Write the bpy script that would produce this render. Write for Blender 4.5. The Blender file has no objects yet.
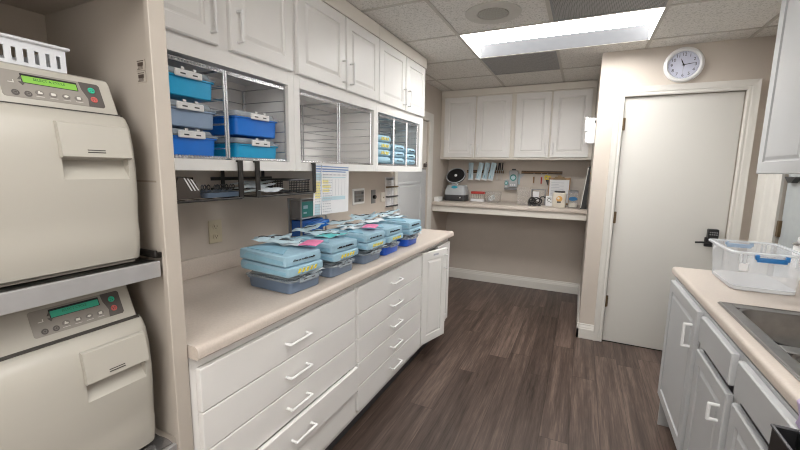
import bpy, bmesh, math, random
from mathutils import Matrix, Vector
random.seed(7)
C = bpy.context.scene.collection
sc = bpy.context.scene
# ------------------------------------------------------------------ camera
cd = bpy.data.cameras.new('camera'); cam = bpy.data.objects.new('camera', cd); C.objects.link(cam)
cd.sensor_width = 36; cd.lens = 36*382.0/800; cd.clip_start = 0.05
_f = Vector((-.42234962, .89500489, -.14348188)); _r = Vector((.903232, .42884335, .01628915)); _u = Vector((-.07611012, .1227177, .98951888))
cam.matrix_world = Matrix(((_r.x, _u.x, -_f.x, .85993), (_r.y, _u.y, -_f.y, -2.71835), (_r.z, _u.z, -_f.z, 1.42517), (0, 0, 0, 1)))
sc.camera = cam
# ------------------------------------------------------------------ world, exposure
w = bpy.data.worlds.new('world'); sc.world = w; w.use_nodes = True
w.node_tree.nodes['Background'].inputs[0].default_value = (1, .96, .91, 1)
w.node_tree.nodes['Background'].inputs[1].default_value = 2.8  # uniform fill light, enters through the added opening in wall_front
sc.view_settings.view_transform = 'Standard'; sc.view_settings.look = 'None'
sc.view_settings.gamma = 1; sc.view_settings.use_curve_mapping = False
sc.view_settings.exposure = 0.75
LIGHT_FRONT = 10.5      # radiance of the ceiling fixture in view
LIGHT_BACK = 7.0       # radiance of the fixtures nearer to and behind the camera
try:
    sc.cycles.use_denoising = True; sc.cycles.max_bounces = 8; sc.cycles.diffuse_bounces = 5
    sc.cycles.transparent_max_bounces = 24; sc.cycles.sample_clamp_indirect = 6; sc.cycles.filter_width = 1.1
except Exception: pass
H = 2.362; T = .6096

# ------------------------------------------------------------------ materials
def nodes(name):
    m = bpy.data.materials.new(name); m.use_nodes = True
    nt = m.node_tree; return m, nt, nt.nodes['Principled BSDF']
def mat(name, col, rough=.5, metal=0, var=.04, scale=18, bump=0, emit=0, spec=.5):
    m, nt, b = nodes(name)
    tc = nt.nodes.new('ShaderNodeTexCoord'); n = nt.nodes.new('ShaderNodeTexNoise')
    n.inputs['Scale'].default_value = scale; n.inputs['Detail'].default_value = 4
    nt.links.new(tc.outputs['Object'], n.inputs['Vector'])
    r = nt.nodes.new('ShaderNodeValToRGB')
    r.color_ramp.elements[0].position = .3; r.color_ramp.elements[1].position = .7
    r.color_ramp.elements[0].color = [c*(1-var) for c in col]+[1]; r.color_ramp.elements[1].color = [min(1, c*(1+var)) for c in col]+[1]
    nt.links.new(n.outputs['Fac'], r.inputs['Fac']); nt.links.new(r.outputs['Color'], b.inputs['Base Color'])
    b.inputs['Roughness'].default_value = rough; b.inputs['Metallic'].default_value = metal
    b.inputs['Specular IOR Level'].default_value = spec
    if bump:
        bp = nt.nodes.new('ShaderNodeBump'); bp.inputs['Strength'].default_value = bump; bp.inputs['Distance'].default_value = .002
        nt.links.new(n.outputs['Fac'], bp.inputs['Height']); nt.links.new(bp.outputs['Normal'], b.inputs['Normal'])
    if emit:
        nt.links.new(r.outputs['Color'], b.inputs['Emission Color']); b.inputs['Emission Strength'].default_value = emit
    return m
def clear(name, col, alpha, rough=.15):
    """thin translucent plastic: part of the light passes straight through"""
    m = mat(name, col, rough, var=.03); b = m.node_tree.nodes['Principled BSDF']
    b.inputs['Alpha'].default_value = alpha; return m
def math_node(nt, op, a, b=None):
    n = nt.nodes.new('ShaderNodeMath'); n.operation = op
    for i, v in enumerate((a, b)):
        if v is None: continue
        if isinstance(v, (int, float)): n.inputs[i].default_value = v
        else: nt.links.new(v, n.inputs[i])
    return n.outputs[0]
def floor_mat():
    m, nt, b = nodes('dark_wood_planks'); L = nt.links.new
    tc = nt.nodes.new('ShaderNodeTexCoord'); sp = nt.nodes.new('ShaderNodeSeparateXYZ'); L(tc.outputs['Object'], sp.inputs[0])
    PW, PL = .15, 1.22
    u = math_node(nt, 'DIVIDE', sp.outputs['X'], PW); row = math_node(nt, 'FLOOR', u)
    wn = nt.nodes.new('ShaderNodeTexWhiteNoise'); wn.noise_dimensions = '1D'; L(row, wn.inputs['W'])
    v = math_node(nt, 'ADD', math_node(nt, 'DIVIDE', sp.outputs['Y'], PL), wn.outputs['Value'])
    idx = math_node(nt, 'FLOOR', v)
    cv = nt.nodes.new('ShaderNodeCombineXYZ'); L(row, cv.inputs[0]); L(idx, cv.inputs[1])
    w2 = nt.nodes.new('ShaderNodeTexWhiteNoise'); w2.noise_dimensions = '3D'; L(cv.outputs[0], w2.inputs['Vector'])
    g = nt.nodes.new('ShaderNodeCombineXYZ')
    L(math_node(nt, 'MULTIPLY', sp.outputs['X'], 26), g.inputs[0]); L(math_node(nt, 'MULTIPLY', sp.outputs['Y'], 1.1), g.inputs[1])
    L(math_node(nt, 'MULTIPLY', w2.outputs['Value'], 40), g.inputs[2])
    n = nt.nodes.new('ShaderNodeTexNoise'); n.inputs['Scale'].default_value = 1; n.inputs['Detail'].default_value = 7; n.inputs['Roughness'].default_value = .68
    L(g.outputs[0], n.inputs['Vector'])
    g2 = nt.nodes.new('ShaderNodeCombineXYZ')
    L(math_node(nt, 'MULTIPLY', sp.outputs['X'], 160), g2.inputs[0]); L(math_node(nt, 'MULTIPLY', sp.outputs['Y'], 9), g2.inputs[1]); L(w2.outputs['Value'], g2.inputs[2])
    n2 = nt.nodes.new('ShaderNodeTexNoise'); n2.inputs['Scale'].default_value = 1; n2.inputs['Detail'].default_value = 3
    L(g2.outputs[0], n2.inputs['Vector'])
    mixv = math_node(nt, 'ADD', math_node(nt, 'MULTIPLY', n.outputs['Fac'], .75), math_node(nt, 'ADD', math_node(nt, 'MULTIPLY', n2.outputs['Fac'], .25), math_node(nt, 'MULTIPLY', math_node(nt, 'SUBTRACT', w2.outputs['Value'], .5), .16)))
    r = nt.nodes.new('ShaderNodeValToRGB'); e = r.color_ramp.elements
    e[0].position = .30; e[0].color = (.026, .016, .012, 1); e[1].position = .74; e[1].color = (.21, .15, .122, 1)
    k = e.new(.5); k.color = (.085, .057, .046, 1)
    L(mixv, r.inputs['Fac'])
    fu = math_node(nt, 'FRACT', u); fv = math_node(nt, 'FRACT', v)
    gap = math_node(nt, 'MAXIMUM', math_node(nt, 'GREATER_THAN', math_node(nt, 'ABSOLUTE', math_node(nt, 'SUBTRACT', fu, .5)), .49), math_node(nt, 'GREATER_THAN', math_node(nt, 'ABSOLUTE', math_node(nt, 'SUBTRACT', fv, .5)), .4985))
    mx = nt.nodes.new('ShaderNodeMix'); mx.data_type = 'RGBA'; L(math_node(nt, 'MULTIPLY', gap, .6), mx.inputs['Factor']); L(r.outputs['Color'], mx.inputs[6]); mx.inputs[7].default_value = (.015, .01, .008, 1)
    L(mx.outputs[2], b.inputs['Base Color'])
    b.inputs['Roughness'].default_value = .42
    bp = nt.nodes.new('ShaderNodeBump'); bp.inputs['Strength'].default_value = .25; bp.inputs['Distance'].default_value = .002
    L(mixv, bp.inputs['Height']); L(bp.outputs['Normal'], b.inputs['Normal'])
    return m
def ceiling_mat():
    m, nt, b = nodes('speckled_ceiling_tile'); L = nt.links.new
    tc = nt.nodes.new('ShaderNodeTexCoord')
    n = nt.nodes.new('ShaderNodeTexNoise'); n.inputs['Scale'].default_value = 95; n.inputs['Detail'].default_value = 5; n.inputs['Roughness'].default_value = .7
    L(tc.outputs['Object'], n.inputs['Vector'])
    r = nt.nodes.new('ShaderNodeValToRGB'); e = r.color_ramp.elements
    e[0].position = .36; e[0].color = (.44, .42, .385, 1); e[1].position = .5; e[1].color = (.70, .675, .64, 1)
    L(n.outputs['Fac'], r.inputs['Fac']); L(r.outputs['Color'], b.inputs['Base Color']); b.inputs['Roughness'].default_value = .9
    return m
def perforated_mat(name, base, hole, pitch):
    m, nt, b = nodes(name); L = nt.links.new
    tc = nt.nodes.new('ShaderNodeTexCoord'); mp = nt.nodes.new('ShaderNodeMapping'); mp.inputs['Rotation'].default_value = (0, 0, math.radians(45))
    L(tc.outputs['Object'], mp.inputs['Vector']); sp = nt.nodes.new('ShaderNodeSeparateXYZ'); L(mp.outputs[0], sp.inputs[0])
    def c(o): return math_node(nt, 'SUBTRACT', math_node(nt, 'FRACT', math_node(nt, 'DIVIDE', o, pitch)), .5)
    x, y = c(sp.outputs['X']), c(sp.outputs['Y'])
    d = math_node(nt, 'ADD', math_node(nt, 'MULTIPLY', x, x), math_node(nt, 'MULTIPLY', y, y))
    mx = nt.nodes.new('ShaderNodeMix'); mx.data_type = 'RGBA'; L(math_node(nt, 'LESS_THAN', d, .1), mx.inputs['Factor'])
    mx.inputs[6].default_value = (*base, 1); mx.inputs[7].default_value = (*hole, 1)
    L(mx.outputs[2], b.inputs['Base Color']); b.inputs['Roughness'].default_value = .6
    return m
def mesh_mat(name, base, pitch, axes):
    """woven/perforated sheet with real see-through holes"""
    m, nt, b = nodes(name); L = nt.links.new
    tc = nt.nodes.new('ShaderNodeTexCoord'); sp = nt.nodes.new('ShaderNodeSeparateXYZ'); L(tc.outputs['Object'], sp.inputs[0])
    def c(o): return math_node(nt, 'ABSOLUTE', math_node(nt, 'SUBTRACT', math_node(nt, 'FRACT', math_node(nt, 'DIVIDE', o, pitch)), .5))
    s = math_node(nt, 'GREATER_THAN', math_node(nt, 'MAXIMUM', c(sp.outputs[axes[0]]), c(sp.outputs[axes[1]])), .30)
    b.inputs['Base Color'].default_value = (*base, 1); b.inputs['Metallic'].default_value = .3; b.inputs['Roughness'].default_value = .4
    L(s, b.inputs['Alpha']); return m
def diamond_plate_mat():
    m, nt, b = nodes('black_diamond_plate'); L = nt.links.new
    tc = nt.nodes.new('ShaderNodeTexCoord'); v = nt.nodes.new('ShaderNodeTexVoronoi'); v.inputs['Scale'].default_value = 30
    mp = nt.nodes.new('ShaderNodeMapping'); mp.inputs['Scale'].default_value = (1, .35, 1); mp.inputs['Rotation'].default_value = (0, 0, .78)
    L(tc.outputs['Object'], mp.inputs['Vector']); L(mp.outputs[0], v.inputs['Vector'])
    b.inputs['Base Color'].default_value = (.025, .024, .022, 1); b.inputs['Roughness'].default_value = .28; b.inputs['Metallic'].default_value = .4
    bp = nt.nodes.new('ShaderNodeBump'); bp.inputs['Distance'].default_value = .006; L(v.outputs['Distance'], bp.inputs['Height']); L(bp.outputs['Normal'], b.inputs['Normal'])
    return m
M = dict(
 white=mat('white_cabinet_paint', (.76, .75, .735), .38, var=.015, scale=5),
 shaded_white=mat('shaded_white_cabinet_paint', (.50, .51, .52), .4, var=.015, scale=5),  # white paint darkened to carry the shade on the right cabinets
 shell=mat('white_cabinet_interior', (.80, .79, .78), .5, var=.02),
 cream=mat('cream_trim_paint', (.70, .665, .605), .45, var=.015, scale=4),
 trim=mat('cream_white_trim', (.66, .64, .60), .4, var=.015, scale=4),
 wall=mat('taupe_wall_paint', (.54, .485, .43), .75, var=.02, scale=6, bump=.05),
 panel=mat('beige_laminate_panel', (.46, .415, .365), .5, var=.03, scale=4),
 inner=mat('dark_taupe_laminate', (.30, .255, .205), .6, var=.03, scale=4),
 counter=mat('beige_speckled_laminate', (.56, .495, .44), .4, var=.05, scale=140),
 floor=floor_mat(), ceil=ceiling_mat(),
 grid=mat('grey_ceiling_grid', (.46, .43, .39), .5),
 vent=perforated_mat('perforated_grey_return', (.34, .33, .32), (.07, .07, .07), .012),
 speaker=perforated_mat('perforated_speaker_grille', (.42, .40, .36), (.2, .19, .17), .008),
 speaker_rim=mat('beige_speaker_rim', (.52, .50, .46), .6),
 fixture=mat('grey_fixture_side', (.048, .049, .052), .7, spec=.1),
 lens=mat('lit_diffuser', (1, .985, .96), .5, var=.005, emit=LIGHT_FRONT),
 lens2=mat('lit_diffuser_near', (1, .985, .96), .5, var=.005, emit=LIGHT_BACK),
 door=mat('pale_grey_door_paint', (.60, .585, .55), .4, var=.012, scale=3),
 black=mat('black_plastic', (.012, .012, .013), .35), blackmat=mat('black_steel', (.022, .019, .017), .5, .2),
 dark=mat('dark_grey_plastic', (.05, .05, .055), .4), grey=mat('mid_grey_plastic', (.22, .22, .225), .45),
 keypad=mat('grey_membrane_keypad', (.27, .25, .225), .5), keydark=mat('charcoal_membrane_keypad', (.09, .08, .075), .5),
 auto=mat('putty_enamel', (.43, .41, .365), .36, var=.012, scale=4), auto_low=mat('putty_enamel_shade_seam', (.05, .045, .04), .6),
 steel=mat('brushed_steel', (.55, .55, .56), .28, 1, var=.06), wire=mat('chrome_wire', (.62, .62, .64), .25, .9),
 sink=mat('sink_steel', (.33, .32, .31), .3, 1, var=.08, scale=30),
 alu=mat('aluminium_lip', (.52, .52, .53), .42, .6), foil=mat('crumpled_foil', (.5, .5, .52), .22, .9, scale=40, bump=1),
 dplate=diamond_plate_mat(),
 lcd=mat('green_lcd', (.19, .42, .06), .4, var=.03, emit=.12), lcd2=mat('teal_lcd', (.03, .28, .18), .4, var=.03, emit=.12),
 lcdtext=mat('lcd_text', (.02, .10, .03), .5),
 btn=mat('grey_button', (.20, .185, .17), .5), icon=mat('white_icon_ink', (.62, .6, .56), .6), green=mat('green_button', (.03, .50, .32), .4), red=mat('red_button', (.55, .12, .11), .4),
 slate=mat('slate_blue_plastic', (.15, .20, .28), .35), slate2=mat('grey_blue_plastic', (.25, .34, .48), .35), teal=mat('turquoise_plastic', (.015, .36, .66), .3), royal=mat('royal_blue_plastic', (.01, .085, .50), .3),
 blue=mat('bright_blue_plastic', (.01, .17, .66), .3), navy=mat('deep_blue_plastic', (.02, .07, .36), .3), bluegrey=mat('blue_grey_plastic', (.13, .18, .26), .3),
 lid=clear('clear_plastic_lid', (.60, .68, .75), .38), clip=mat('white_clip_plastic', (.72, .72, .72), .4),
 tubclear=clear('frosted_clear_tub', (.78, .81, .85), .26, .2), tubfloor=clear('frosted_tub_floor', (.78, .8, .83), .6, .3), rim=clear('frosted_tub_rim', (.80, .83, .86), .6, .2),
 latch=mat('blue_latch_plastic', (.02, .16, .42), .35), latch2=mat('pale_blue_latch_plastic', (.12, .33, .60), .35),
 wrap=mat('light_blue_wrap', (.32, .50, .615), .75, var=.06, scale=25, bump=.15), wrapfold=mat('light_blue_wrap_fold', (.25, .46, .59), .75, var=.06, scale=25),
 pouch=mat('white_paper_pouch', (.66, .72, .76), .55, var=.05), film=mat('pale_blue_film', (.52, .68, .76), .25, var=.08), filmteal=mat('teal_film', (.12, .50, .52), .3, var=.08), pink=mat('pink_card', (.80, .22, .42), .5),
 ink=mat('black_marker', (.01, .01, .015), .6), yellow=mat('yellow_tape', (.75, .60, .06), .5),
 paper=mat('white_paper', (.74, .74, .75), .7, var=.015), lines=mat('grey_print', (.42, .43, .48), .7), blueprint=mat('blue_print', (.16, .25, .46), .7), paleblue=mat('pale_blue_print', (.45, .60, .66), .7), paleyellow=mat('pale_yellow_highlight', (.78, .70, .30), .7),
 ivory=mat('ivory_plastic', (.55, .49, .36), .4), whitepl=mat('white_plastic', (.76, .76, .76), .4), slot=mat('slot_black', (.02, .02, .02), .6),
 clockface=mat('clock_face', (.58, .60, .72), .5, var=.01), brass=mat('brass', (.15, .10, .05), .45, .5),
 brown=mat('dark_brown_vinyl', (.07, .05, .04), .5), holder=mat('grey_brown_plastic', (.055, .043, .036), .45), wood=mat('brown_wood', (.30, .17, .08), .55, var=.2, scale=30), bark=mat('dark_brown_bar', (.09, .055, .03), .5),
 basket=mat('white_basket_plastic', (.66, .68, .72), .4), meshbasket=mesh_mat('black_wire_mesh', (.02, .02, .02), .012, (1, 2)),
 devgrey=mat('light_grey_device', (.42, .44, .46), .4), teallogo=mat('teal_badge', (.02, .30, .42), .4), redcap=mat('red_plastic', (.42, .04, .03), .4),
 clearbox=clear('clear_acrylic', (.50, .47, .44), .2, .1), orange=mat('orange_print', (.62, .33, .08), .6), tin=mat('cream_tin', (.64, .60, .52), .4), clearjar=clear('clear_jar', (.48, .47, .46), .3, .1), jarblue=mat('jar_blue_label', (.01, .12, .28), .5),
 purple=mat('lavender_cloth', (.42, .34, .52), .8, var=.08), glovegreen=mat('green_glove_box', (.04, .25, .22), .5), gloveblue=mat('blue_glove_box', (.02, .11, .40), .5),
 mirror=mat('grey_glazed_panel', (.42, .45, .46), .2), cardboard=mat('tan_card', (.50, .36, .16), .7),
)
# ------------------------------------------------------------------ mesh helpers
class MB:
    def __init__(s): s.bm = bmesh.new()
    def _m(s, vs, mt):
        if mt is not None: bmesh.ops.transform(s.bm, matrix=mt, verts=vs)
    def box(s, a, b, bev=0, seg=1, mt=None):
        r = bmesh.ops.create_cube(s.bm, size=1); vs = r['verts']
        for v in vs:
            v.co = Vector([(a[i]+b[i])/2+v.co[i]*abs(b[i]-a[i]) for i in range(3)])
        if bev:
            es = list({e for v in vs for e in v.link_edges})
            g = bmesh.ops.bevel(s.bm, geom=es, offset=bev, segments=seg, affect='EDGES', profile=.5)
            vs = list({v for f in g['faces'] for v in f.verts} | {v for v in vs if v.is_valid})
        s._m(vs, mt); return s
    def cyl(s, p, q, r, r2=None, n=16, mt=None):
        p, q = Vector(p), Vector(q); d = q-p
        g = bmesh.ops.create_cone(s.bm, cap_ends=True, segments=n, radius1=r, radius2=r if r2 is None else r2, depth=d.length)
        m = Matrix.Translation((p+q)/2) @ d.to_track_quat('Z', 'Y').to_matrix().to_4x4()
        bmesh.ops.transform(s.bm, matrix=m if mt is None else mt @ m, verts=g['verts']); return s
    def ball(s, c, r, sx=(1, 1, 1), n=12, mt=None):
        g = bmesh.ops.create_uvsphere(s.bm, u_segments=n, v_segments=max(6, n//2), radius=r)
        m = Matrix.Translation(c) @ Matrix.Diagonal((*sx, 1)); bmesh.ops.transform(s.bm, matrix=m if mt is None else mt @ m, verts=g['verts']); return s
    def rod(s, pts, r, n=8, mt=None):
        for a, b in zip(pts, pts[1:]): s.cyl(a, b, r, n=n, mt=mt)
        for p in pts[1:-1]: s.ball(p, r, n=8, mt=mt)
        return s
    def torus(s, c, R, r, axis='z', sc=(1, 1), n=28, k=8, mt=None, arc=1.0):
        rows = []
        cnt = n if arc == 1 else n+1
        for i in range(cnt):
            a = 2*math.pi*arc*i/n; row = []
            for j in range(k):
                b = 2*math.pi*j/k; x = (R+r*math.cos(b))*math.cos(a)*sc[0]; y = (R+r*math.cos(b))*math.sin(a)*sc[1]; z = r*math.sin(b)
                p = {'z': (x, y, z), 'x': (z, x, y), 'y': (x, z, y)}[axis]
                row.append(s.bm.verts.new(Vector(p)+Vector(c)))
            rows.append(row)
        for i in range(n if arc == 1 else n):
            A, B = rows[i], rows[(i+1) % cnt]
            for j in range(k): s.bm.faces.new((A[j], B[j], B[(j+1) % k], A[(j+1) % k]))
        s._m([v for r_ in rows for v in r_], mt); return s
    def prism(s, poly, h0, h1, fn):
        """polygon (a,b) extruded from h0 to h1; fn(a,b,h)->xyz"""
        A = [s.bm.verts.new(fn(a, b, h0)) for a, b in poly]; B = [s.bm.verts.new(fn(a, b, h1)) for a, b in poly]
        s.bm.faces.new(A); s.bm.faces.new(B[::-1])
        for i in range(len(poly)):
            j = (i+1) % len(poly); s.bm.faces.new((A[i], B[i], B[j], A[j]))
        return s
    def rings(s, rings, cap0=True, cap1=True):
        R = [[s.bm.verts.new(p) for p in r] for r in rings]
        for A, B in zip(R, R[1:]):
            n = len(A)
            for i in range(n): s.bm.faces.new((A[i], A[(i+1) % n], B[(i+1) % n], B[i]))
        if cap0: s.bm.faces.new(R[0][::-1])
        if cap1: s.bm.faces.new(R[-1])
        return s
    def lathe(s, prof, c=(0, 0, 0), n=24, cap=True):
        return s.rings([[Vector((c[0]+r*math.cos(2*math.pi*i/n), c[1]+r*math.sin(2*math.pi*i/n), c[2]+z)) for i in range(n)] for r, z in prof], cap, cap)
    def panel(s, o, u, v, w, h, t, fw=.055, raised=True):
        """slab door with a routed raised panel; o bottom-left corner of its back, front is u x v"""
        o, u, v = Vector(o), Vector(u), Vector(v); n = u.cross(v)
        prof = [(0, 0), (0, t-.004), (.004, t)]
        if raised: prof += [(fw, t), (fw+.004, t-.007), (fw+.010, t-.007), (fw+.024, t-.001)]
        R = []
        for ins, d in prof:
            R.append([o+u*a+v*b+n*d for a, b in ((ins, ins), (w-ins, ins), (w-ins, h-ins), (ins, h-ins))])
        s.rings(R); return s
    def sheet(s, nu, nv, fn, th=0):
        """grid surface fn(a,b) a,b in 0..1; th gives it thickness along z"""
        G = [[s.bm.verts.new(fn(i/nu, j/nv)) for j in range(nv+1)] for i in range(nu+1)]
        for i in range(nu):
            for j in range(nv): s.bm.faces.new((G[i][j], G[i+1][j], G[i+1][j+1], G[i][j+1]))
        if th:
            K = [[s.bm.verts.new(G[i][j].co-Vector((0, 0, th))) for j in range(nv+1)] for i in range(nu+1)]
            for i in range(nu):
                for j in range(nv): s.bm.faces.new((K[i][j], K[i][j+1], K[i+1][j+1], K[i+1][j]))
            for i in range(nu):
                s.bm.faces.new((G[i+1][0], G[i][0], K[i][0], K[i+1][0])); s.bm.faces.new((G[i][nv], G[i+1][nv], K[i+1][nv], K[i][nv]))
            for j in range(nv):
                s.bm.faces.new((G[0][j], G[0][j+1], K[0][j+1], K[0][j])); s.bm.faces.new((G[nu][j+1], G[nu][j], K[nu][j], K[nu][j+1]))
        return s
    def text(s, body, size, mt, depth=.0006, align='CENTER'):
        cu = bpy.data.curves.new('txt', 'FONT'); cu.body = body; cu.size = size; cu.extrude = depth; cu.align_x = align; cu.align_y = 'CENTER'; cu.resolution_u = 3
        o = bpy.data.objects.new('txt', cu); C.objects.link(o)
        bpy.context.view_layer.update()
        me = bpy.data.meshes.new_from_object(o.evaluated_get(bpy.context.evaluated_depsgraph_get()))
        me.transform(mt); s.bm.from_mesh(me)
        bpy.data.objects.remove(o); bpy.data.curves.remove(cu); bpy.data.meshes.remove(me); return s
ORG = {}
def link(name, mb, m, parent=None, smooth=True, local=False, angle=35):
    bmesh.ops.recalc_face_normals(mb.bm, faces=mb.bm.faces[:])
    me = bpy.data.meshes.new(name); mb.bm.to_mesh(me); mb.bm.free()
    if parent is not None and not local:
        me.transform(Matrix.Translation(-ORG[parent.name]))
    me.materials.append(M[m] if isinstance(m, str) else m)
    if smooth:
        for p in me.polygons: p.use_smooth = True
        me.set_sharp_from_angle(angle=math.radians(angle))
    o = bpy.data.objects.new(name, me); C.objects.link(o)
    if parent is not None: o.parent = parent; ORG[o.name] = ORG[parent.name]
    else: ORG[o.name] = Vector((0, 0, 0))
    return o
def thing(name, label, cat, loc=(0, 0, 0), rot=(0, 0, 0), group=None):
    o = bpy.data.objects.new(name, None); C.objects.link(o); o.empty_display_size = .05
    o.location = loc; o.rotation_euler = rot; ORG[o.name] = Vector(loc)
    o['label'] = label; o['category'] = cat
    if group: o['group'] = group
    return o
def tag(o, label, cat, group=None):
    o['label'] = label; o['category'] = cat
    if group: o['group'] = group
    return o
def recentre(o):
    """put a single-mesh thing's origin at the middle of its base"""
    me = o.data; c = [ (min(v.co[i] for v in me.vertices)+max(v.co[i] for v in me.vertices))/2 for i in range(3)]
    c[2] = min(v.co[2] for v in me.vertices); me.transform(Matrix.Translation(-Vector(c))); o.location = c; return o
def struct(name, mb, m, parent=None, smooth=False):
    o = link(name, mb, m, parent, smooth); o['kind'] = 'structure'; return o
X, Y, Z = Vector((1, 0, 0)), Vector((0, 1, 0)), Vector((0, 0, 1))
def frame(o, u, v):
    u, v = Vector(u).normalized(), Vector(v).normalized(); n = u.cross(v)
    return Matrix(((u.x, v.x, n.x, o[0]), (u.y, v.y, n.y, o[1]), (u.z, v.z, n.z, o[2]), (0, 0, 0, 1)))
def pull(parent, base, along, out, L, r=.0055, m='whitepl', d=.028):
    base, along, out = Vector(base), Vector(along), Vector(out)
    return link('handle', MB().rod([base, base+out*d, base+along*L+out*d, base+along*L], r), m, parent)

# ================================================================== the setting
XL = -.74; YB = 2.13; XR = 1.98; YD = .83; XJ = .9285; YF = -4.3
struct('floor', MB().box((XL-.1, YF-.1, -.05), (XR+.1, YB+.1, 0)), 'floor')
cells = MB(); gx0, gy0 = -2, -8
holes = {(0, 0), (1, 0)}
for i in range(-2, 4):
    for j in range(-8, 4):
        if (i, j) in holes: continue
        x0, x1 = max(i*T, XL), min((i+1)*T, XR); y0, y1 = max(j*T, YF), min((j+1)*T, YB)
        if x1 > x0 and y1 > y0: cells.box((x0, y0, H), (x1, y1, H+.02))
ceil = struct('ceiling', cells, 'ceil')
g = MB()
for i in range(-1, 4): 
    for j in range(-8, 4):
        y0, y1 = max(j*T, YF), min((j+1)*T, YB)
        if (i, j) in holes and (i-1, j) in holes: continue
        if y1 > y0: g.box((i*T-.011, y0, H-.004), (i*T+.011, y1, H+.001))
for j in range(-7, 4):
    for i in range(-2, 4):
        x0, x1 = max(i*T, XL), min((i+1)*T, XR)
        if x1 > x0 and XL < x1: g.box((x0, j*T-.009, H-.0045), (x1, j*T+.009, H+.0012))
struct('ceiling_grid', g, 'grid', ceil)
DY0, DY1, DZ = .58, 1.395, 1.965     # doorway in the left wall
wl = MB().box((XL-.1, YF, 0), (XL, DY0, H)).box((XL-.1, DY1, 0), (XL, YB+.1, H)).box((XL-.1, DY0, DZ), (XL, DY1, H))
struct('wall_left', wl, 'wall')
struct('wall_back', MB().box((XL, YB, 0), (XJ, YB+.1, H)), 'wall')
struct('wall_nook', MB().box((XJ, YD+.1, 0), (XJ+.1, YB+.1, H)), 'wall')
dx0, dx1, dz1 = 1.112, 1.852, 2.015
struct('wall_door', MB().box((XJ, YD, 0), (dx0, YD+.1, H)).box((dx1, YD, 0), (XR+.1, YD+.1, H)).box((dx0, YD, dz1), (dx1, YD+.1, H)), 'wall')
ry0, ry1, rz = -.42, .425, 2.0
struct('wall_right', MB().box((XR, YF, 0), (XR+.1, ry0, H)).box((XR, ry1, 0), (XR+.1, YD, H)).box((XR, ry0, rz), (XR+.1, ry1, H)), 'wall')
# unseen opening added behind the camera so the bright world fills the room
struct('wall_front', MB().box((XL-.1, YF-.1, 0), (.45, YF, H)).box((XR-.15, YF-.1, 0), (XR+.1, YF, H)).box((.45, YF-.1, 2.25), (XR-.15, YF, H)).box((.45, YF-.1, 0), (XR-.15, YF, .85)), 'wall')
def baseboard(name, p, q, out):
    p, q, out = Vector(p), Vector(q), Vector(out); d = (q-p); L = d.length; d.normalize()
    prof = [(0, 0), (.016, 0), (.016, .085), (.013, .093), (.013, .10), (.008, .115), (.007, .128), (0, .13)]
    mb = MB().prism(prof, 0, L, lambda a, b, h: p+out*a+Z*b+d*h); struct(name, mb, 'trim')
baseboard('baseboard_back', (XL, YB, 0), (XJ, YB, 0), (0, -1, 0))
baseboard('baseboard_nook', (XJ, YD-.016, 0), (XJ, YB, 0), (-1, 0, 0))
baseboard('baseboard_door', (XJ-.016, YD, 0), (1.05, YD, 0), (0, -1, 0))
baseboard('baseboard_left', (XL, 1.50, 0), (XL, YB, 0), (1, 0, 0))
def casing(name, pts, out, inward, m='trim', wd=.068):
    """moulded casing along three sides; pts = opening corners bottom, top, top, bottom"""
    prof = [(0, 0), (0, .012), (.01, .016), (.022, .014), (.030, .018), (.050, .02), (wd, .024), (wd, 0)]
    mb = MB(); P = [Vector(p) for p in pts]; out = Vector(out)
    side = (P[2]-P[1]).normalized()
    def at(k, a):
        s_ = -side if k < 2 else side
        return P[k]+s_*a+(Z*a if k in (1, 2) else Vector((0, 0, 0)))
    for k in range(3):
        A = [at(k, a)+out*b for a, b in prof]; B = [at(k+1, a)+out*b for a, b in prof]
        mb.rings([A, B])
    return struct(name, mb, m)
casing('trim_1', [(dx0, YD, 0), (dx0, YD, dz1), (dx1, YD, dz1), (dx1, YD, 0)], (0, -1, 0), 0)
# entry door under the clock
d1 = struct('door_1', MB().box((dx0+.004, YD+.012, .008), (dx1-.004, YD+.05, dz1-.004), .002), 'door')
struct('gap_blocker', MB().box((dx0+.001, YD+.013, .0005), (dx1-.001, YD+.049, .0078)), 'black', d1)  # added black strip, keeps light from leaking under the door
for z in (.25+.06, 1.02, 1.76):
    struct('hinge', MB().box((dx0+.005, YD+.006, z), (dx0+.020, YD+.0118, z+.095), .002).cyl((dx0+.007, YD-.004, z), (dx0+.007, YD-.004, z+.095), .0065), 'brass', d1)
struct('light_blocker', MB().box((dx0+.001, YD+.053, .0005), (dx1-.001, YD+.095, dz1-.001)), 'dark', d1)  # added slab filling the opening, blocks light around the door
lk = struct('keypad_lock', MB().box((1.735, YD-.032, .955), (1.80, YD+.012, 1.025), .006, 2), 'black', d1)
for r_ in range(2):
    for c_ in range(4):
        struct('lock_button', MB().cyl((1.748+c_*.013, YD-.036, .985+r_*.016), (1.748+c_*.013, YD-.031, .985+r_*.016), .0042, n=10), 'steel', lk)
struct('lever_handle', MB().cyl((1.752, YD+.012, .925), (1.752, YD-.045, .925), .012).rod([(1.752, YD-.045, .925), (1.70, YD-.045, .925), (1.66, YD-.04, .92)], .007).box((1.725, YD-.01, .89), (1.79, YD+.012, .96), .004), 'black', d1)
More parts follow.
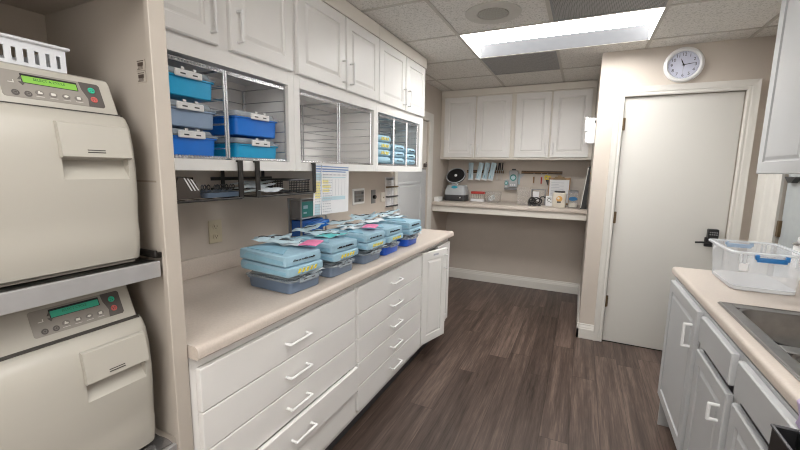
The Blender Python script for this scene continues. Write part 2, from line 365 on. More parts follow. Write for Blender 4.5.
# doorway in left wall, split door
casing('trim_2', [(XL, DY1, 0), (XL, DY1, DZ), (XL, DY0, DZ), (XL, DY0, 0)], (1, 0, 0), 0, wd=.085)
d2 = struct('door_2', MB().panel((XL-.05, DY0+.004, .01), Y, Z, DY1-DY0-.008, 1.425, .03, raised=False), 'shaded_white')
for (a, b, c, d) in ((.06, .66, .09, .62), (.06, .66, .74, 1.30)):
    mb = MB(); mb.panel((XL-.021, DY0+.004+a, c), Y, Z, b-a, d-c, .006, .022); struct('raised_panel', mb, 'shaded_white', d2)
struct('panel_rail', MB().box((XL-.021, DY0+.67, .05), (XL-.012, DY0+.685, 1.35), .003), 'shaded_white', d2)
struct('light_blocker', MB().box((XL-.095, DY0+.001, .0005), (XL-.058, DY1-.001, DZ-.001)), 'dark', d2)  # added slab, keeps outside light out of the split door gaps
up = struct('upper_leaf', MB().box((XL-.055, DY0+.004, 1.442), (XL-.02, DY1-.004, DZ-.004), .002), 'cream', d2)
struct('strike_plate', MB().box((XL-.021, 1.02, 1.46), (XL-.012, 1.05, 1.60), .002), 'brass', d2)
struct('latch_knob', MB().box((XL-.02, 1.30, 1.455), (XL+.01, 1.345, 1.50), .006).cyl((XL+.005, 1.32, 1.5), (XL+.005, 1.32, 1.515), .006), 'brown', d2)
# doorway in right wall behind the wall cabinet
mb = MB(); prof = [(.425, 0), (.425, .014), (.45, .018), (.50, .016), (.53, .022), (.60, .02), (.62, .026), (.74, .026), (.765, .02), (.765, 0)]
mb.prism(prof, 0, 2.09, lambda a, b, h: Vector((XR-b, a, h))); struct('trim_3', mb, 'trim')
d3 = struct('door_3', MB().box((XR+.012, ry0+.004, .012), (XR+.05, ry1-.012, rz-.004), .002), 'mirror')
struct('light_blocker', MB().box((XR+.053, ry0+.001, .0005), (XR+.095, ry1-.001, rz-.001)), 'dark', d3)  # added slab behind the right door against light leaks
for z in (1.05, .3, 1.7):
    struct('hinge', MB().box((XR-.004, ry1-.028, z), (XR+.013, ry1+.001, z+.10), .002), 'brass', d3)
struct('dark_gap_wedge', MB().prism([(.02, 0), (.16, 0), (.11, -.035), (.07, -.035)], 0, .03, lambda a, b, h: Vector((XR+.013-h, ry1-.02-a, 1.42+b))), 'black', d3)  # black wedge standing in for the dark gap at the door top

# ================================================================== ceiling fixtures
def troffer(x, y, label, m):
    t = thing('ceiling_light', label, 'light', (x+T, y+T/2, H))
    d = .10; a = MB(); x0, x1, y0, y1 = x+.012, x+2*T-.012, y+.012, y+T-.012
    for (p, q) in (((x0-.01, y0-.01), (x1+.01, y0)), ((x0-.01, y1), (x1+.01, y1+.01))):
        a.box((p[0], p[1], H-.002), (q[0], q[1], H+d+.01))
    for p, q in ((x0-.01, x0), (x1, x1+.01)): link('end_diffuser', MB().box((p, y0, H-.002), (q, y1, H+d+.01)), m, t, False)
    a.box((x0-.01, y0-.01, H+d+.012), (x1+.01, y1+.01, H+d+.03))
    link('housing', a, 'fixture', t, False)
    link('diffuser', MB().box((x0, y0, H+d), (x1, y1, H+d+.01)), m, t, False)
troffer(0, 0, 'long recessed ceiling light glowing white between the two dark vents', 'lens')
def wraparound(x, y, label):  # unseen fixtures, made surface-mounted to brighten ceiling and wall cabinets
    """surface-mounted fixture whose diffuser also lights the ceiling around it"""
    t = thing('ceiling_light', label, 'light', (x+T, y+T/2, H))
    link('housing', MB().box((x+.05, y+.08, H-.022), (x+2*T-.05, y+T-.08, H-.006), .002), 'fixture', t, False)
    link('diffuser', MB().box((x+.04, y+.07, H-.09), (x+2*T-.04, y+T-.07, H-.0225), .02, 3), 'lens2', t)
wraparound(T, -4*T, 'unseen surface-mounted ceiling light nearer the camera above the sink counter')
wraparound(0, -6*T, 'unseen surface-mounted ceiling light at the near end of the room behind the camera')
def vent(i, j, label):
    t = thing('ceiling_vent', label, 'vent', (i*T+T/2, j*T+T/2, H), group=None)
    x0, x1, y0, y1 = i*T+.012, (i+1)*T-.012, j*T+.012, (j+1)*T-.012
    link('grille', MB().box((x0+.012, y0+.012, H-.004), (x1-.012, y1-.012, H-.0006)), 'vent', t, False)
    f = MB()
    for p, q in (((x0, y0), (x1, y0+.012)), ((x0, y1-.012), (x1, y1)), ((x0, y0+.012), (x0+.012, y1-.012)), ((x1-.012, y0+.012), (x1, y1-.012))): f.box((p[0], p[1], H-.006), (q[0], q[1], H-.0005))
    link('frame', f, 'grey', t, False)
vent(0, 1, 'dark perforated square ceiling vent beyond the long light, towards the back cabinets')
vent(1, -1, 'dark perforated square ceiling vent on the near side of the long light')
sp = thing('ceiling_speaker', 'round beige speaker set flush in a ceiling tile left of the near vent', 'speaker', (.30, -.275, H))
link('rim', MB().lathe([(.165, -.0005), (.165, -.004), (.155, -.006), (.095, -.006), (.092, -.0005)], (.30, -.275, H), 40), 'speaker_rim', sp)
link('grille', MB().lathe([(.090, -.0005), (.090, -.006), (.05, -.009), (.001, -.010)], (.30, -.275, H), 40), 'speaker', sp)

# ================================================================== tall cabinet with two sterilizers
tc = thing('tall_cabinet', 'tall beige open cabinet holding the two stacked sterilizers', 'cabinet', (-.40, -2.36, 0))
link('side_panel', MB().box((XL+.002, -2.065, 0), (-.15, -2.045, H-.006)), 'panel', tc)
link('side_panel', MB().box((XL+.002, -2.70, 0), (-.15, -2.68, H-.006)), 'panel', tc)
link('back_panel', MB().box((-.672, -2.68, .0), (-.65, -2.066, H-.006)), 'panel', tc)
link('top_panel', MB().box((-.649, -2.679, 1.87), (-.151, -2.066, 1.89)), 'panel', tc)
link('face_frame', MB().box((-.149, -2.083, 0), (-.13, -2.040, H-.006), .002).box((-.149, -2.70, 0), (-.13, -2.655, H-.006), .002).box((-.149, -2.654, 1.842), (-.13, -2.084, H-.006)).box((-.149, -2.654, .0), (-.13, -2.084, .12)), 'panel', tc)
sh = link('shelf', MB().box((-.648, -2.678, 1.160), (-.164, -2.0865, 1.170)), 'dplate', tc)
link('front_lip', MB().box((-.1635, -2.652, 1.128), (-.152, -2.0855, 1.171), .001).box((-.20, -2.652, 1.128), (-.164, -2.0865, 1.132)), 'alu', sh)
link('slide_rail', MB().box((-.60, -2.0845, 1.175), (-.17, -2.0665, 1.190), .002).box((-.25, -2.088, 1.180), (-.168, -2.080, 1.196), .002), 'blackmat', sh)
dk = link('deck', MB().box((-.649, -2.679, .612), (-.152, -2.066, .628)), 'panel', tc)
link('foil_liner', MB().sheet(24, 30, lambda a, b: Vector((-.645+a*.49, -2.675+b*.588, .6325+.004*math.sin(37*a+11*b)*math.sin(23*b-9*a)+.0022*random.random())), .002), 'foil', dk)
link('front_lip', MB().box((-.1515, -2.652, .600), (-.140, -2.0845, .632), .001), 'alu', dk)
link('cleat', MB().box((-.60, -2.0655, 1.38), (-.17, -2.0648, 1.385)), 'inner', tc)
mb = MB(); 
for zz in (1.682, 1.652): mb.box((-.222, -2.0666, zz-.012), (-.184, -2.0652, zz+.015))
st = link('inspection_sticker', mb, 'panel', tc, False)
mb = MB()
for zz in (1.682, 1.652):
    mb.box((-.214, -2.0674, zz-.001), (-.192, -2.0667, zz+.008))
    for k in range(3): mb.box((-.216+.002*k, -2.0674, zz-.009+k*.0028), (-.194, -2.0667, zz-.0078+k*.0028))
    mb.box((-.216, -2.0674, zz+.011), (-.190, -2.0667, zz+.0125))
link('sticker_print', mb, 'brown', st, False)

def sterilizer(loc, label, lcd, text, group):
    t = thing('sterilizer', label, 'sterilizer', loc, group=group)
    W = .455
    body = MB().prism([(-.455, 0), (-.012, 0), (-.012, .10), (-.036, .378), (-.072, .462), (-.085, .467), (-.455, .467)], 0, -W, lambda a, b, h: Vector((a, h-.006, b)))
    es = [e for e in body.bm.edges if abs(e.verts[0].co.y-e.verts[1].co.y) < 1e-6 and max(v.co.x for v in e.verts) > -.4]
    bmesh.ops.bevel(body.bm, geom=es, offset=.006, segments=3, affect='EDGES')
    link('body', body, 'auto', t, local=True)
    # bulging door
    pr = [(-.030, .020), (-.004, .006), (.006, .012), (.013, .04), (.016, .08), (.014, .105), (.016, .13), (.020, .18), (.021, .24), (.017, .30), (.008, .345), (-.006, .368), (-.018, .374), (-.034, .374)]
    n = len(pr); d = MB(); cut = [(-.0, 0), (-.004, .012), (-.012, .018), (-.025, .0215)]
    ring = []
    ys = [(0.000, .024), (-.003, .014), (-.008, .007), (-.016, .002), (-.026, 0)]
    prof_at = lambda back: [(a-back if a > -.03 else a, b) for a, b in pr]
    rows = [[Vector((a, y, b)) for a, b in prof_at(bk)] for y, bk in ys]
    rows += [[Vector((a, -W+.012-y-.0, b)) for a, b in prof_at(bk)] for y, bk in ys[::-1]]
    d.rings(rows)
    do = link('door', d, 'auto', t, local=True, angle=50)
    # pocket under the handle, cut out of the door
    c = MB().prism([(.05, .268), (.004, .268), (-.004, .262), (.004, .240), (.0245, .214), (.05, .214)], -.027, -.163, lambda a, b, h: Vector((a, h, b)))
    bmesh.ops.recalc_face_normals(c.bm, faces=c.bm.faces[:])
    cme = bpy.data.meshes.new('c'); c.bm.to_mesh(cme); c.bm.free(); co = bpy.data.objects.new('c', cme); C.objects.link(co)
    md = do.modifiers.new('b', 'BOOLEAN'); md.object = co; md.operation = 'DIFFERENCE'; md.solver = 'EXACT'
    co.matrix_world = Matrix.Translation(Vector(loc)); bpy.context.view_layer.update()
    me = bpy.data.meshes.new_from_object(do.evaluated_get(bpy.context.evaluated_depsgraph_get()))
    do.modifiers.clear(); do.data = me; me.name = 'door'
    for p in me.polygons: p.use_smooth = True
    me.set_sharp_from_angle(angle=math.radians(35))
    bpy.data.objects.remove(co)
    # handle flap over the pocket
    h = MB().prism([(.018, .345), (.022, .342), (.030, .300), (.034, .270), (.026, .266), (.018, .268), (.010, .300), (.004, .345)], -.024, -.166, lambda a, b, q: Vector((a, q, b)))
    hf = link('door_handle', h, 'auto', do, local=True)
    mb = MB()
    for k in range(4): mb.box((.0318-.0014*k, -.118, .279+.005*k), (.0338-.0014*k, -.082, .2812+.005*k))
    link('grip_rib', mb, 'auto_low', hf, local=True)
    # seam under the console
    link('seam', MB().box((-.045, -W+.006, .373), (-.020, -.010, .377)), 'auto_low', t, local=True)
    # console keypad on the slanted face
    sl = Vector((-.036, 0, .084)).normalized()
    F = frame(Vector((-.0545, -.129, .420)), Y, sl) @ Matrix.Diagonal((.92, .95, 1, 1))     # u to the right, v up the slope
    def rr(w_, h_, d0, d1, r=.006, cx=0, cy=0):
        pts = []
        for sx, sy, a0 in ((1, 1, 0), (-1, 1, 90), (-1, -1, 180), (1, -1, 270)):
            for k in range(4):
                a = math.radians(a0+30*k); pts.append((cx+sx*(w_/2-r)+r*math.cos(a), cy+sy*(h_/2-r)+r*math.sin(a)))
        return MB().prism(pts, d0, d1, lambda a, b, q: F @ Vector((a, b, q)))
    kp = link('keypad', rr(.205, .066, 0, .0014), 'keypad', t, local=True)
    link('keypad_end', MB().prism([(.056, .033), (.098, .033), (.1025, .028), (.1025, -.028), (.098, -.033), (.064, -.033), (.067, -.012), (.058, .012)], .0014, .0018, lambda a, b, q: F @ Vector((a, b, q))), 'keydark', kp, local=True)
    sc_ = link('display_window', rr(.112, .023, .0014, .0019, .001, -.006, .0165), 'black', kp, local=True)
    link('display', rr(.108, .0165, .0019, .0023, .001, -.006, .0145), lcd, kp, local=True)
    link('display_text', MB().text(text, .0085, F @ Matrix.Translation((-.008, .0165, .0025)), .0002), 'lcdtext', kp, local=True)
    for u_, v_ in ((-.080, -.022), (-.057, -.022)):
        bt = link('button', MB().lathe([(.0072, 0), (.0072, .001), (.005, .0016)], n=18), 'keydark', kp, local=True); bt.data.transform(F @ Matrix.Translation((u_, v_, .0014)))
        bi = link('button_mark', MB().torus((0, 0, 0), .0032, .0007, n=16, k=5), 'btn', bt, local=True); bi.data.transform(F @ Matrix.Translation((u_, v_, .003)))
    for u_, v_, up_ in ((-.062, .017, 1), (-.062, .003, -1)):
        link('arrow_button', MB().prism([(u_-.0065, v_-.004*up_), (u_+.0065, v_-.004*up_), (u_, v_+.005*up_)], .0014, .0022, lambda a, b, q: F @ Vector((a, b, q))), 'keydark', kp, local=True)
    link('return_button', MB().prism([(-.088, .002), (-.077, .002), (-.077, .009), (-.0785, .009), (-.0785, .0035), (-.088, .0035)], .0014, .002, lambda a, b, q: F @ Vector((a, b, q))), 'icon', kp, local=True)
    for k in range(4):
        u_ = -.035+.0265*k
        bt = link('button', MB().lathe([(.0085, 0), (.0085, .001), (.006, .0016)], n=18), 'btn', kp, local=True)
        bt.data.transform(F @ Matrix.Translation((u_, -.0155, .0014)) @ Matrix.Diagonal((1, .75, 1, 1)))
        ic = [[(-.004, -.003), (.005, -.003), (.005, .001), (.001, .001), (.001, .004), (-.002, .004)], [(-.0045, -.003), (.0045, -.003), (.0045, .003), (-.0045, .003)], [(-.005, -.001), (0, -.003), (.005, .001), (.002, .003), (-.003, .003)], [(-.004, -.0035), (.004, -.0035), (.004, .0035), (-.004, .0035)]][k]
        link('icon', MB().prism([(u_+a, -.0155+b) for a, b in ic], .003, .0034, lambda a, b, q: F @ Vector((a, b, q))), 'icon', bt, local=True)
        link('caption', MB().box((u_-.008, -.0255, .0014), (u_+.008, -.0245, .0017), mt=F), 'icon', kp, local=True)
    for v_, mm, nm in ((.013, 'green', 'start_button'), (-.0125, 'red', 'stop_button')):
        bt = link(nm, MB().torus((0, 0, 0), .0062, .0019, n=20, k=6).box((-.001, -.0045, -.0005), (.001, .0045, .001)).box((-.0045, -.001, -.0005), (.0045, .001, .001)), mm, kp, local=True)
        bt.data.transform(F @ Matrix.Translation((.0805, v_, .002)))
    return t
SG = None
sterilizer((-.190, -2.108, 1.1725), 'putty-coloured sterilizer on the upper shelf under the white basket', 'lcd', 'SELECT A CYCLE', SG)
lo = sterilizer((-.190, -2.108, .640), 'putty-coloured sterilizer below the metal shelf with the teal display', 'lcd2', 'SELECT CYCLE', SG)
# white basket on the upper sterilizer
bk = thing('plastic_basket', 'white slotted plastic basket on top of the upper sterilizer', 'basket', (-.42, -2.30, 1.640))
def ringrect(x0, y0, x1, y1, z): return [Vector((x0, y0, z)), Vector((x1, y0, z)), Vector((x1, y1, z)), Vector((x0, y1, z))]
b0 = (-.54, -2.46, -.315, -2.178); z0, z1 = 1.6405, 1.702
mb = MB().box((b0[0], b0[1], z0), (b0[2], b0[3], z0+.004))
for (xa, ya, xb, yb) in ((b0[2]-.003, b0[1], b0[2], b0[3]), (b0[0], b0[1], b0[0]+.003, b0[3])):
    mb.box((xa, ya, z0+.004), (xb, yb, z0+.014)).box((xa, ya, z1-.018), (xb, yb, z1))
    k = ya+.004
    while k < yb-.005: mb.box((xa, k, z0+.014), (xb, min(k+.0125, yb), z1-.018)); k += .0205
for (ya, yb) in ((b0[1], b0[1]+.003), (b0[3]-.003, b0[3])):
    mb.box((b0[0]+.003, ya, z0+.004), (b0[2]-.003, yb, z0+.014)).box((b0[0]+.003, ya, z1-.018), (b0[2]-.003, yb, z1))
    k = b0[0]+.008
    while k < b0[2]-.005: mb.box((k, ya, z0+.014), (min(k+.0125, b0[2]-.003), yb, z1-.018)); k += .0205
link('basket_body', mb, 'basket', bk, False)
rm = MB()
for (p, q) in (((b0[0]-.008, b0[1]-.008), (b0[0]+.002, b0[3]+.008)), ((b0[2]-.002, b0[1]-.008), (b0[2]+.008, b0[3]+.008)), ((b0[0]+.002, b0[1]-.008), (b0[2]-.002, b0[1]+.002)), ((b0[0]+.002, b0[3]-.002), (b0[2]-.002, b0[3]+.008))):
    rm.box((p[0], p[1], z1-.002), (q[0], q[1], z1+.005), .002)
link('rim', rm, 'basket', bk)

# ================================================================== wall cabinets on the left
XF = -.43
UNITS = [(-2.036, -1.2105, (-2.02, -1.644), (-1.588, -1.232), 'nearest white wall cabinet, blue tubs in its open lower shelf'),
         (-1.2095, -.3905, (-1.198, -.787), (-.776, -.389), 'middle white wall cabinet, its open lower shelf holding only empty wire racks'),
         (-.3895, .450, (-.381, .030), (.044, .428), 'farthest white wall cabinet on the left wall, blue wrapped packs in its open shelf')]
def raised_door(parent, o, u, w_, h_, m='white', fw=.055, t=.02):
    return link('door', MB().panel(o, u, Z, w_, h_, t, fw), m, parent, angle=20)
for (y0, y1, da, db, lab) in UNITS:
    t = thing('wall_cabinet', lab, 'cabinet', (XF-.15, (y0+y1)/2, 1.41), group='white wall cabinets along the left wall')
    a = MB()
    a.box((XL+.002, y0, 1.41), (XF-.0205, y0+.018, H-.006)).box((XL+.002, y1-.018, 1.41), (XF-.0205, y1, H-.006))
    a.box((XL+.002, y0+.018, 1.412), (XF-.0205, y1-.018, 1.45)).box((XL+.002, y0+.018, 1.835), (XF-.0205, y1-.018, 1.855)).box((XL+.002, y0+.018, H-.03), (XF-.0205, y1-.018, H-.006))
    a.box((XL+.002, y0+.018, 1.45), (XL+.012, y1-.018, H-.03))
    link('carcass', a, 'shell', t, False)
    f = MB(); s0, s1 = (.030, .04) if y0 < -2 else ((.042, .032) if y0 < -1 else (.030, .078))
    f.box((XF-.02, y0, 1.41), (XF, y0+s0, 2.275), .001).box((XF-.02, y1-s1, 1.41), (XF, y1, 2.275), .001)
    f.box((XF-.02, y0+s0, 1.41), (XF, y1-s1, 1.452)).box((XF-.02, y0+s0, 1.812), (XF, y1-s1, 1.876)).box((XF-.02, y0+s0, 2.25), (XF, y1-s1, 2.275))
    f.box((XF-.02, (da[1]+db[0])/2-.03, 1.876), (XF, (da[1]+db[0])/2+.03, 2.25))
    link('face_frame', f, 'white', t)
    link('top_frieze', MB().box((XF-.02, y0, 2.2755), (XF+.022, y1, H-.006), .002), 'cream', t)
    for k, (p, q) in enumerate((da, db)):
        d = raised_door(t, (XF+.001, p, 1.874), Y, q-p, .398)
        hy = q-.032 if k == 0 else p+.034
        pull(d, (XF+.021, hy, 1.912), Z, X, .112, .0055, 'whitepl')
    if y0 < -1 and y0 > -2:
        link('small_label', MB().box((XF+.0005, -1.02, 1.862), (XF+.004, -.95, 1.872), .001), 'paper', t)

def wire_rack(y0, y1, label, levels=6, x0=-.715, x1=-.446, z0=1.4535, z1=1.80):
    t = thing('wire_rack', label, 'rack', ((x0+x1)/2, (y0+y1)/2, z0), group='chrome wire racks in the open wall cabinet shelves')
    r = .0028
    for (x, y, nm) in ((x1, y0, 'post'), (x1, y1, 'post'), (x0, y0, 'post'), (x0, y1, 'post')):
        link(nm, MB().rod([(x, y, z0+.006), (x, y, z1)], .0042), 'wire', t)
    for z in (z1, z0+.006):
        link('frame_hoop', MB().rod([(x1, y0, z), (x1, y1, z), (x0, y1, z), (x0, y0, z), (x1, y0, z)], r), 'wire', t)
    for k in range(levels):
        z = z0+.045+k*(z1-z0-.06)/levels
        link('shelf_wire', MB().rod([(x1, y0+.006, z), (x0+.004, y0+.006, z), (x0+.004, y1-.006, z), (x1, y1-.006, z)], .0021, 6), 'wire', t)
    for z in (z1-.012, z0):
        b = MB(); k = y0+.012
        while k < y1-.012: b.box((x1-.003, k, z+.003), (x1+.003, k+.006, z+.012)); k += .012
        b.box((x1-.002, y0+.008, z), (x1+.002, y1-.008, z+.003))
        link('notched_rail', b, 'wire', t, False)
    return t
wire_rack(-2.00, -1.602, 'chrome wire rack in the nearest wall cabinet, holding three stacked tubs')
wire_rack(-1.590, -1.258, 'chrome wire rack in the nearest wall cabinet, holding a blue and a turquoise tub')
wire_rack(-1.155, -.822, 'empty chrome wire rack, left one of the middle wall cabinet')
wire_rack(-.80, -.435, 'empty chrome wire rack, right one of the middle wall cabinet')
wire_rack(-.350, -.092, 'chrome wire rack of the farthest wall cabinet holding four packs', x0=-.70)
wire_rack(-.080, .142, 'chrome wire rack in the centre of the farthest wall cabinet holding three packs', x0=-.70)
wire_rack(.154, .360, 'chrome wire rack at the far end of the farthest wall cabinet', x0=-.70)

def rrect(cx, cy, hx, hy, z, r=.02, k=3):
    pts = []
    for sx, sy, a0 in ((1, 1, 0), (-1, 1, 90), (-1, -1, 180), (1, -1, 270)):
        for i in range(k+1):
            a = math.radians(a0+90*i/k); pts.append(Vector((cx+sx*(hx-r)+r*math.cos(a), cy+sy*(hy-r)+r*math.sin(a), z)))
    return pts
def instrument_tub(loc, wy, dx, h, m, label, group, rotz=0, lid=.026, latch='clip'):
    """local: +x is the latch end towards the aisle"""
    t = thing('instrument_tub', label, 'tub', loc, (0, 0, rotz), group)
    tp = .006
    link('base', MB().rings([rrect(0, 0, dx/2-tp-.004, wy/2-tp-.004, .0005), rrect(0, 0, dx/2-tp, wy/2-tp, .004), rrect(0, 0, dx/2-.003, wy/2-.003, h-.006), rrect(0, 0, dx/2+.003, wy/2+.003, h-.005), rrect(0, 0, dx/2+.003, wy/2+.003, h), rrect(0, 0, dx/2-.004, wy/2-.004, h), rrect(0, 0, dx/2-tp-.004, wy/2-tp-.004, .006)]), m, t, local=True)
    ld = link('lid', MB().rings([rrect(0, 0, dx/2+.006, wy/2+.006, h+.001), rrect(0, 0, dx/2+.008, wy/2+.008, h+.006), rrect(0, 0, dx/2+.006, wy/2+.006, h+.009), rrect(0, 0, dx/2-.006, wy/2-.006, h+.011), rrect(0, 0, dx/2-.012, wy/2-.012, h+lid), rrect(0, 0, dx/2-.018, wy/2-.018, h+lid), rrect(0, 0, dx/2-.020, wy/2-.020, h+.012)]), 'lid', t, local=True)
    c = MB().box((dx/2+.0085, -.055, h-.006), (dx/2+.0145, .055, h+lid-.006), .003).box((dx/2+.0085, -.03, h+lid-.006), (dx/2+.0145, -.018, h+lid+.002)).box((dx/2+.0085, .018, h+lid-.006), (dx/2+.0145, .03, h+lid+.002))
    cl = link('latch', c, latch, t, local=True)
    for q in (-.034, .014): link('latch_slot', MB().box((dx/2+.0146, q, h+.003), (dx/2+.0150, q+.02, h+.008)), 'dark', cl, local=True)
    return t
GT = 'lidded tubs in the open wall cabinet'
instrument_tub((-.582, -1.742, 1.4635), .24, .228, .070, 'blue', 'bright blue lidded tub at the bottom left of the nearest wall cabinet', GT)
instrument_tub((-.582, -1.742, 1.5680), .24, .228, .066, 'slate2', 'slate grey lidded tub between turquoise and bright blue tubs', GT)
instrument_tub((-.582, -1.742, 1.6770), .24, .228, .070, 'teal', 'turquoise lidded tub, topmost of three in the nearest wall cabinet', GT)
instrument_tub((-.582, -1.405, 1.4635), .25, .228, .060, 'teal', 'turquoise lidded tub under the royal blue tub beside the empty rack', GT)
instrument_tub((-.582, -1.405, 1.5600), .25, .228, .078, 'blue', 'royal blue lidded tub resting above a turquoise one in the wall cabinet', GT)

def wrapped_pack(loc, wy, dx, h, label, group, rot=(0, 0, 0), mark='ink', seed=0, fold=True, puff=0):
    t = thing('wrapped_pack', label, 'pack', loc, rot, group); R = random.Random(seed)
    b = MB(); rings = []
    for k, (z, e) in enumerate(((0.0, -.003-puff*1.6), (.003+puff*.4, -.0-puff*.5), (h*.5, .001), (h-.003-puff*.4, -.0-puff*.5), (h, -.003-puff*1.6))):
        ring = []
        for p in rrect(0, 0, dx/2+e, wy/2+e, z, .008, 2): ring.append(p+Vector((R.uniform(-.0015, .0015), R.uniform(-.0015, .0015), 0)))
        rings.append(ring)
    rings.append([p+Vector((0, 0, .002)) for p in rrect(0, 0, dx/2-.02, wy/2-.02, h, .008, 2)])
    b.rings(rings); link('wrapping', b, 'wrap', t, local=True, angle=24 if not puff else 50)
    if fold:
        link('folded_edge', MB().prism([(-dx/2+.02, 0), (dx/2-.01, 0), (dx/2-.012, h*.35), (-dx/2+.05, h*.55)], 0, .0015, lambda a, c, q: Vector((a, -wy/2-.0025-q, c+h*.22))), 'wrapfold', t, local=True)
        link('folded_flap', MB().prism([(-dx*.40, -wy*.42), (dx*.38, -wy*.40), (dx*.12, wy*.05), (-dx*.15, wy*.08)], 0, .002, lambda a, c, q: Vector((a, c, h+.003+q))), 'wrapfold', t, local=True)
    x = dx/2+.0035
    if mark == 'ink':
        mb = MB(); y = -wy*.30
        while y < wy*.30:
            hh = R.uniform(.004, .0085); mb.box((x-.003, y, h*.5-.003), (x+.0006, y+.0016, h*.5-.003+hh)); mb.box((x-.003, y+.0016, h*.5-.003+R.choice((0, .6))*hh), (x+.0006, y+.0045, h*.5-.0016+R.choice((0, .6))*hh))
            y += R.choice((.0062, .0062, .010))
        link('handwriting', mb, 'ink', t, False, local=True)
    elif mark == 'yellow':
        mb = MB()
        for k in range(5):
            y = -wy*.26+k*wy*.115
            mb.prism([(y, h*.30), (y+.010, h*.30), (y+.019, h*.72), (y+.009, h*.72)], x-.003, x+.0006, lambda a, c, q: Vector((q, a, c)))
        link('indicator_tape', mb, 'yellow', t, False, local=True)
    return t
GP = 'light blue wrapped packs in the open wall cabinet'
for c, (y, n, z0, dz, mk, where) in enumerate(((-.221, 4, 1.4685, .0505, 'yellow', 'the nearest column of four'), (.031, 3, 1.4685, .050, 'ink', 'the middle column of three'), (.262, 3, 1.4685, .045, 'ink', 'the far column of three'))):
    order = ['bottom', 'second', 'third', 'top'] if n == 4 else ['bottom', 'middle', 'top']
    for k in range(n):
        wrapped_pack((-.565, y, z0+k*dz), .205 if c == 0 else (.19 if c == 1 else .17), .225, dz-.003, 'light blue pack in the wall cabinet, %s of %s' % (order[k], where), GP, seed=c*10+k, mark=mk if not (c == 0 and k == 0) else None, fold=False, puff=.007)

# ================================================================== base cabinets on the left
XB = -.135
def base_carcass(t, y0, y1, m='white', zt=.873):
    a = MB().box((XL+.002, y0, .12), (XB-.0205, y0+.018, zt)).box((XL+.002, y1-.018, .12), (XB-.0205, y1, zt)).box((XL+.002, y0+.018, .12), (XB-.0205, y1-.018, .138)).box((XL+.002, y0+.018, .138), (XL+.012, y1-.018, zt))
    link('carcass', a, 'shell', t, False)
    link('toe_kick', MB().box((XB-.08, y0, 0), (XB-.062, y1, .1195)), 'dark', t, False)
    f = MB().box((XB-.02, y0, .12), (XB, y0+.028, zt), .001).box((XB-.02, y1-.028, .12), (XB, y1, zt), .001).box((XB-.02, y0+.028, .12), (XB, y1-.028, .155)).box((XB-.02, y0+.028, .832), (XB, y1-.028, zt))
    link('face_frame', f, m, t)
ZD = [(.694, .832), (.563, .690), (.432, .559), (.300, .428), (.158, .296)]
for (y0, y1, f0, f1, lab, opened) in ((-2.036, -1.1435, -2.018, -1.157, 'nearer white five-drawer base cabinet with its fourth drawer slightly open', 3), (-1.1425, -.2755, -1.133, -.284, 'farther white five-drawer base cabinet, all drawers shut', None)):
    t = thing('drawer_cabinet', lab, 'cabinet', (-.43, (y0+y1)/2, 0), group='white base cabinets under the left worktop')
    base_carcass(t, y0, y1)
    for k, (a, b) in enumerate(ZD):
        off = .018 if k == opened else 0
        d = link('drawer', MB().box((XB+.001+off, f0, a), (XB+.021+off, f1, b), .003, 2).box((XB-.40+off, f0+.03, a+.015), (XB+.0005+off, f0+.042, b-.02)).box((XB-.40+off, f1-.042, a+.015), (XB+.0005+off, f1-.03, b-.02)).box((XB-.40+off, f0+.042, a+.015), (XB+.0005+off, f1-.042, a+.022)), 'white', t, False)
        c = (f0+f1)/2
        yc = -1.598 if y0 < -2 else -.705
        pull(d, (XB+.021+off, yc-.060, (a+b)/2-.002), Y, X, .12, .0055, 'whitepl')
t = thing('base_cabinet', 'white two-door base cabinet at the far end, left door ajar', 'cabinet', (-.43, .04, 0), group='white base cabinets under the left worktop')
base_carcass(t, -.2745, .355)
dm = raised_door(t, (0, 0, 0), Y, .300, .690, fw=.058)
pull(dm, (.02, .300-.03, .54), Z, X, .10)
link('small_label', MB().box((.0195, .13, .655), (.021, .19, .668)), 'lines', dm)
piv = Matrix.Translation((XB+.001, -.262, .152)) @ Matrix.Rotation(math.radians(-16), 4, 'Z')
for o in [dm]+list(dm.children):
    off = ORG[t.name]
    o.data.transform(Matrix.Translation(off) ); o.data.transform(piv); o.data.transform(Matrix.Translation(-off))
d2_ = raised_door(t, (XB+.001, .050, .155), Y, .296, .678)
pull(d2_, (XB+.021, .085, .70), Z, X, .10)

nose = [(-.09-.018+.018*math.cos(math.radians(a)), .915-.018+.018*math.sin(math.radians(a))) for a in (90, 72, 54, 36, 18, 0)]
t = thing('worktop', 'long beige laminate worktop along the left wall with blue packs on it', 'worktop', (-.41, -.83, .875))
link('slab', MB().prism([(XL+.002, .8745)]+[(XL+.002, .915)]+nose+[(-.09, .880), (-.094, .8745)], -2.037, .366, lambda a, b, h: Vector((a, h, b))), 'counter', t)
link('backsplash', MB().box((XL+.002, -2.037, .9155), (XL+.022, .366, 1.004), .004, 2), 'counter', t)

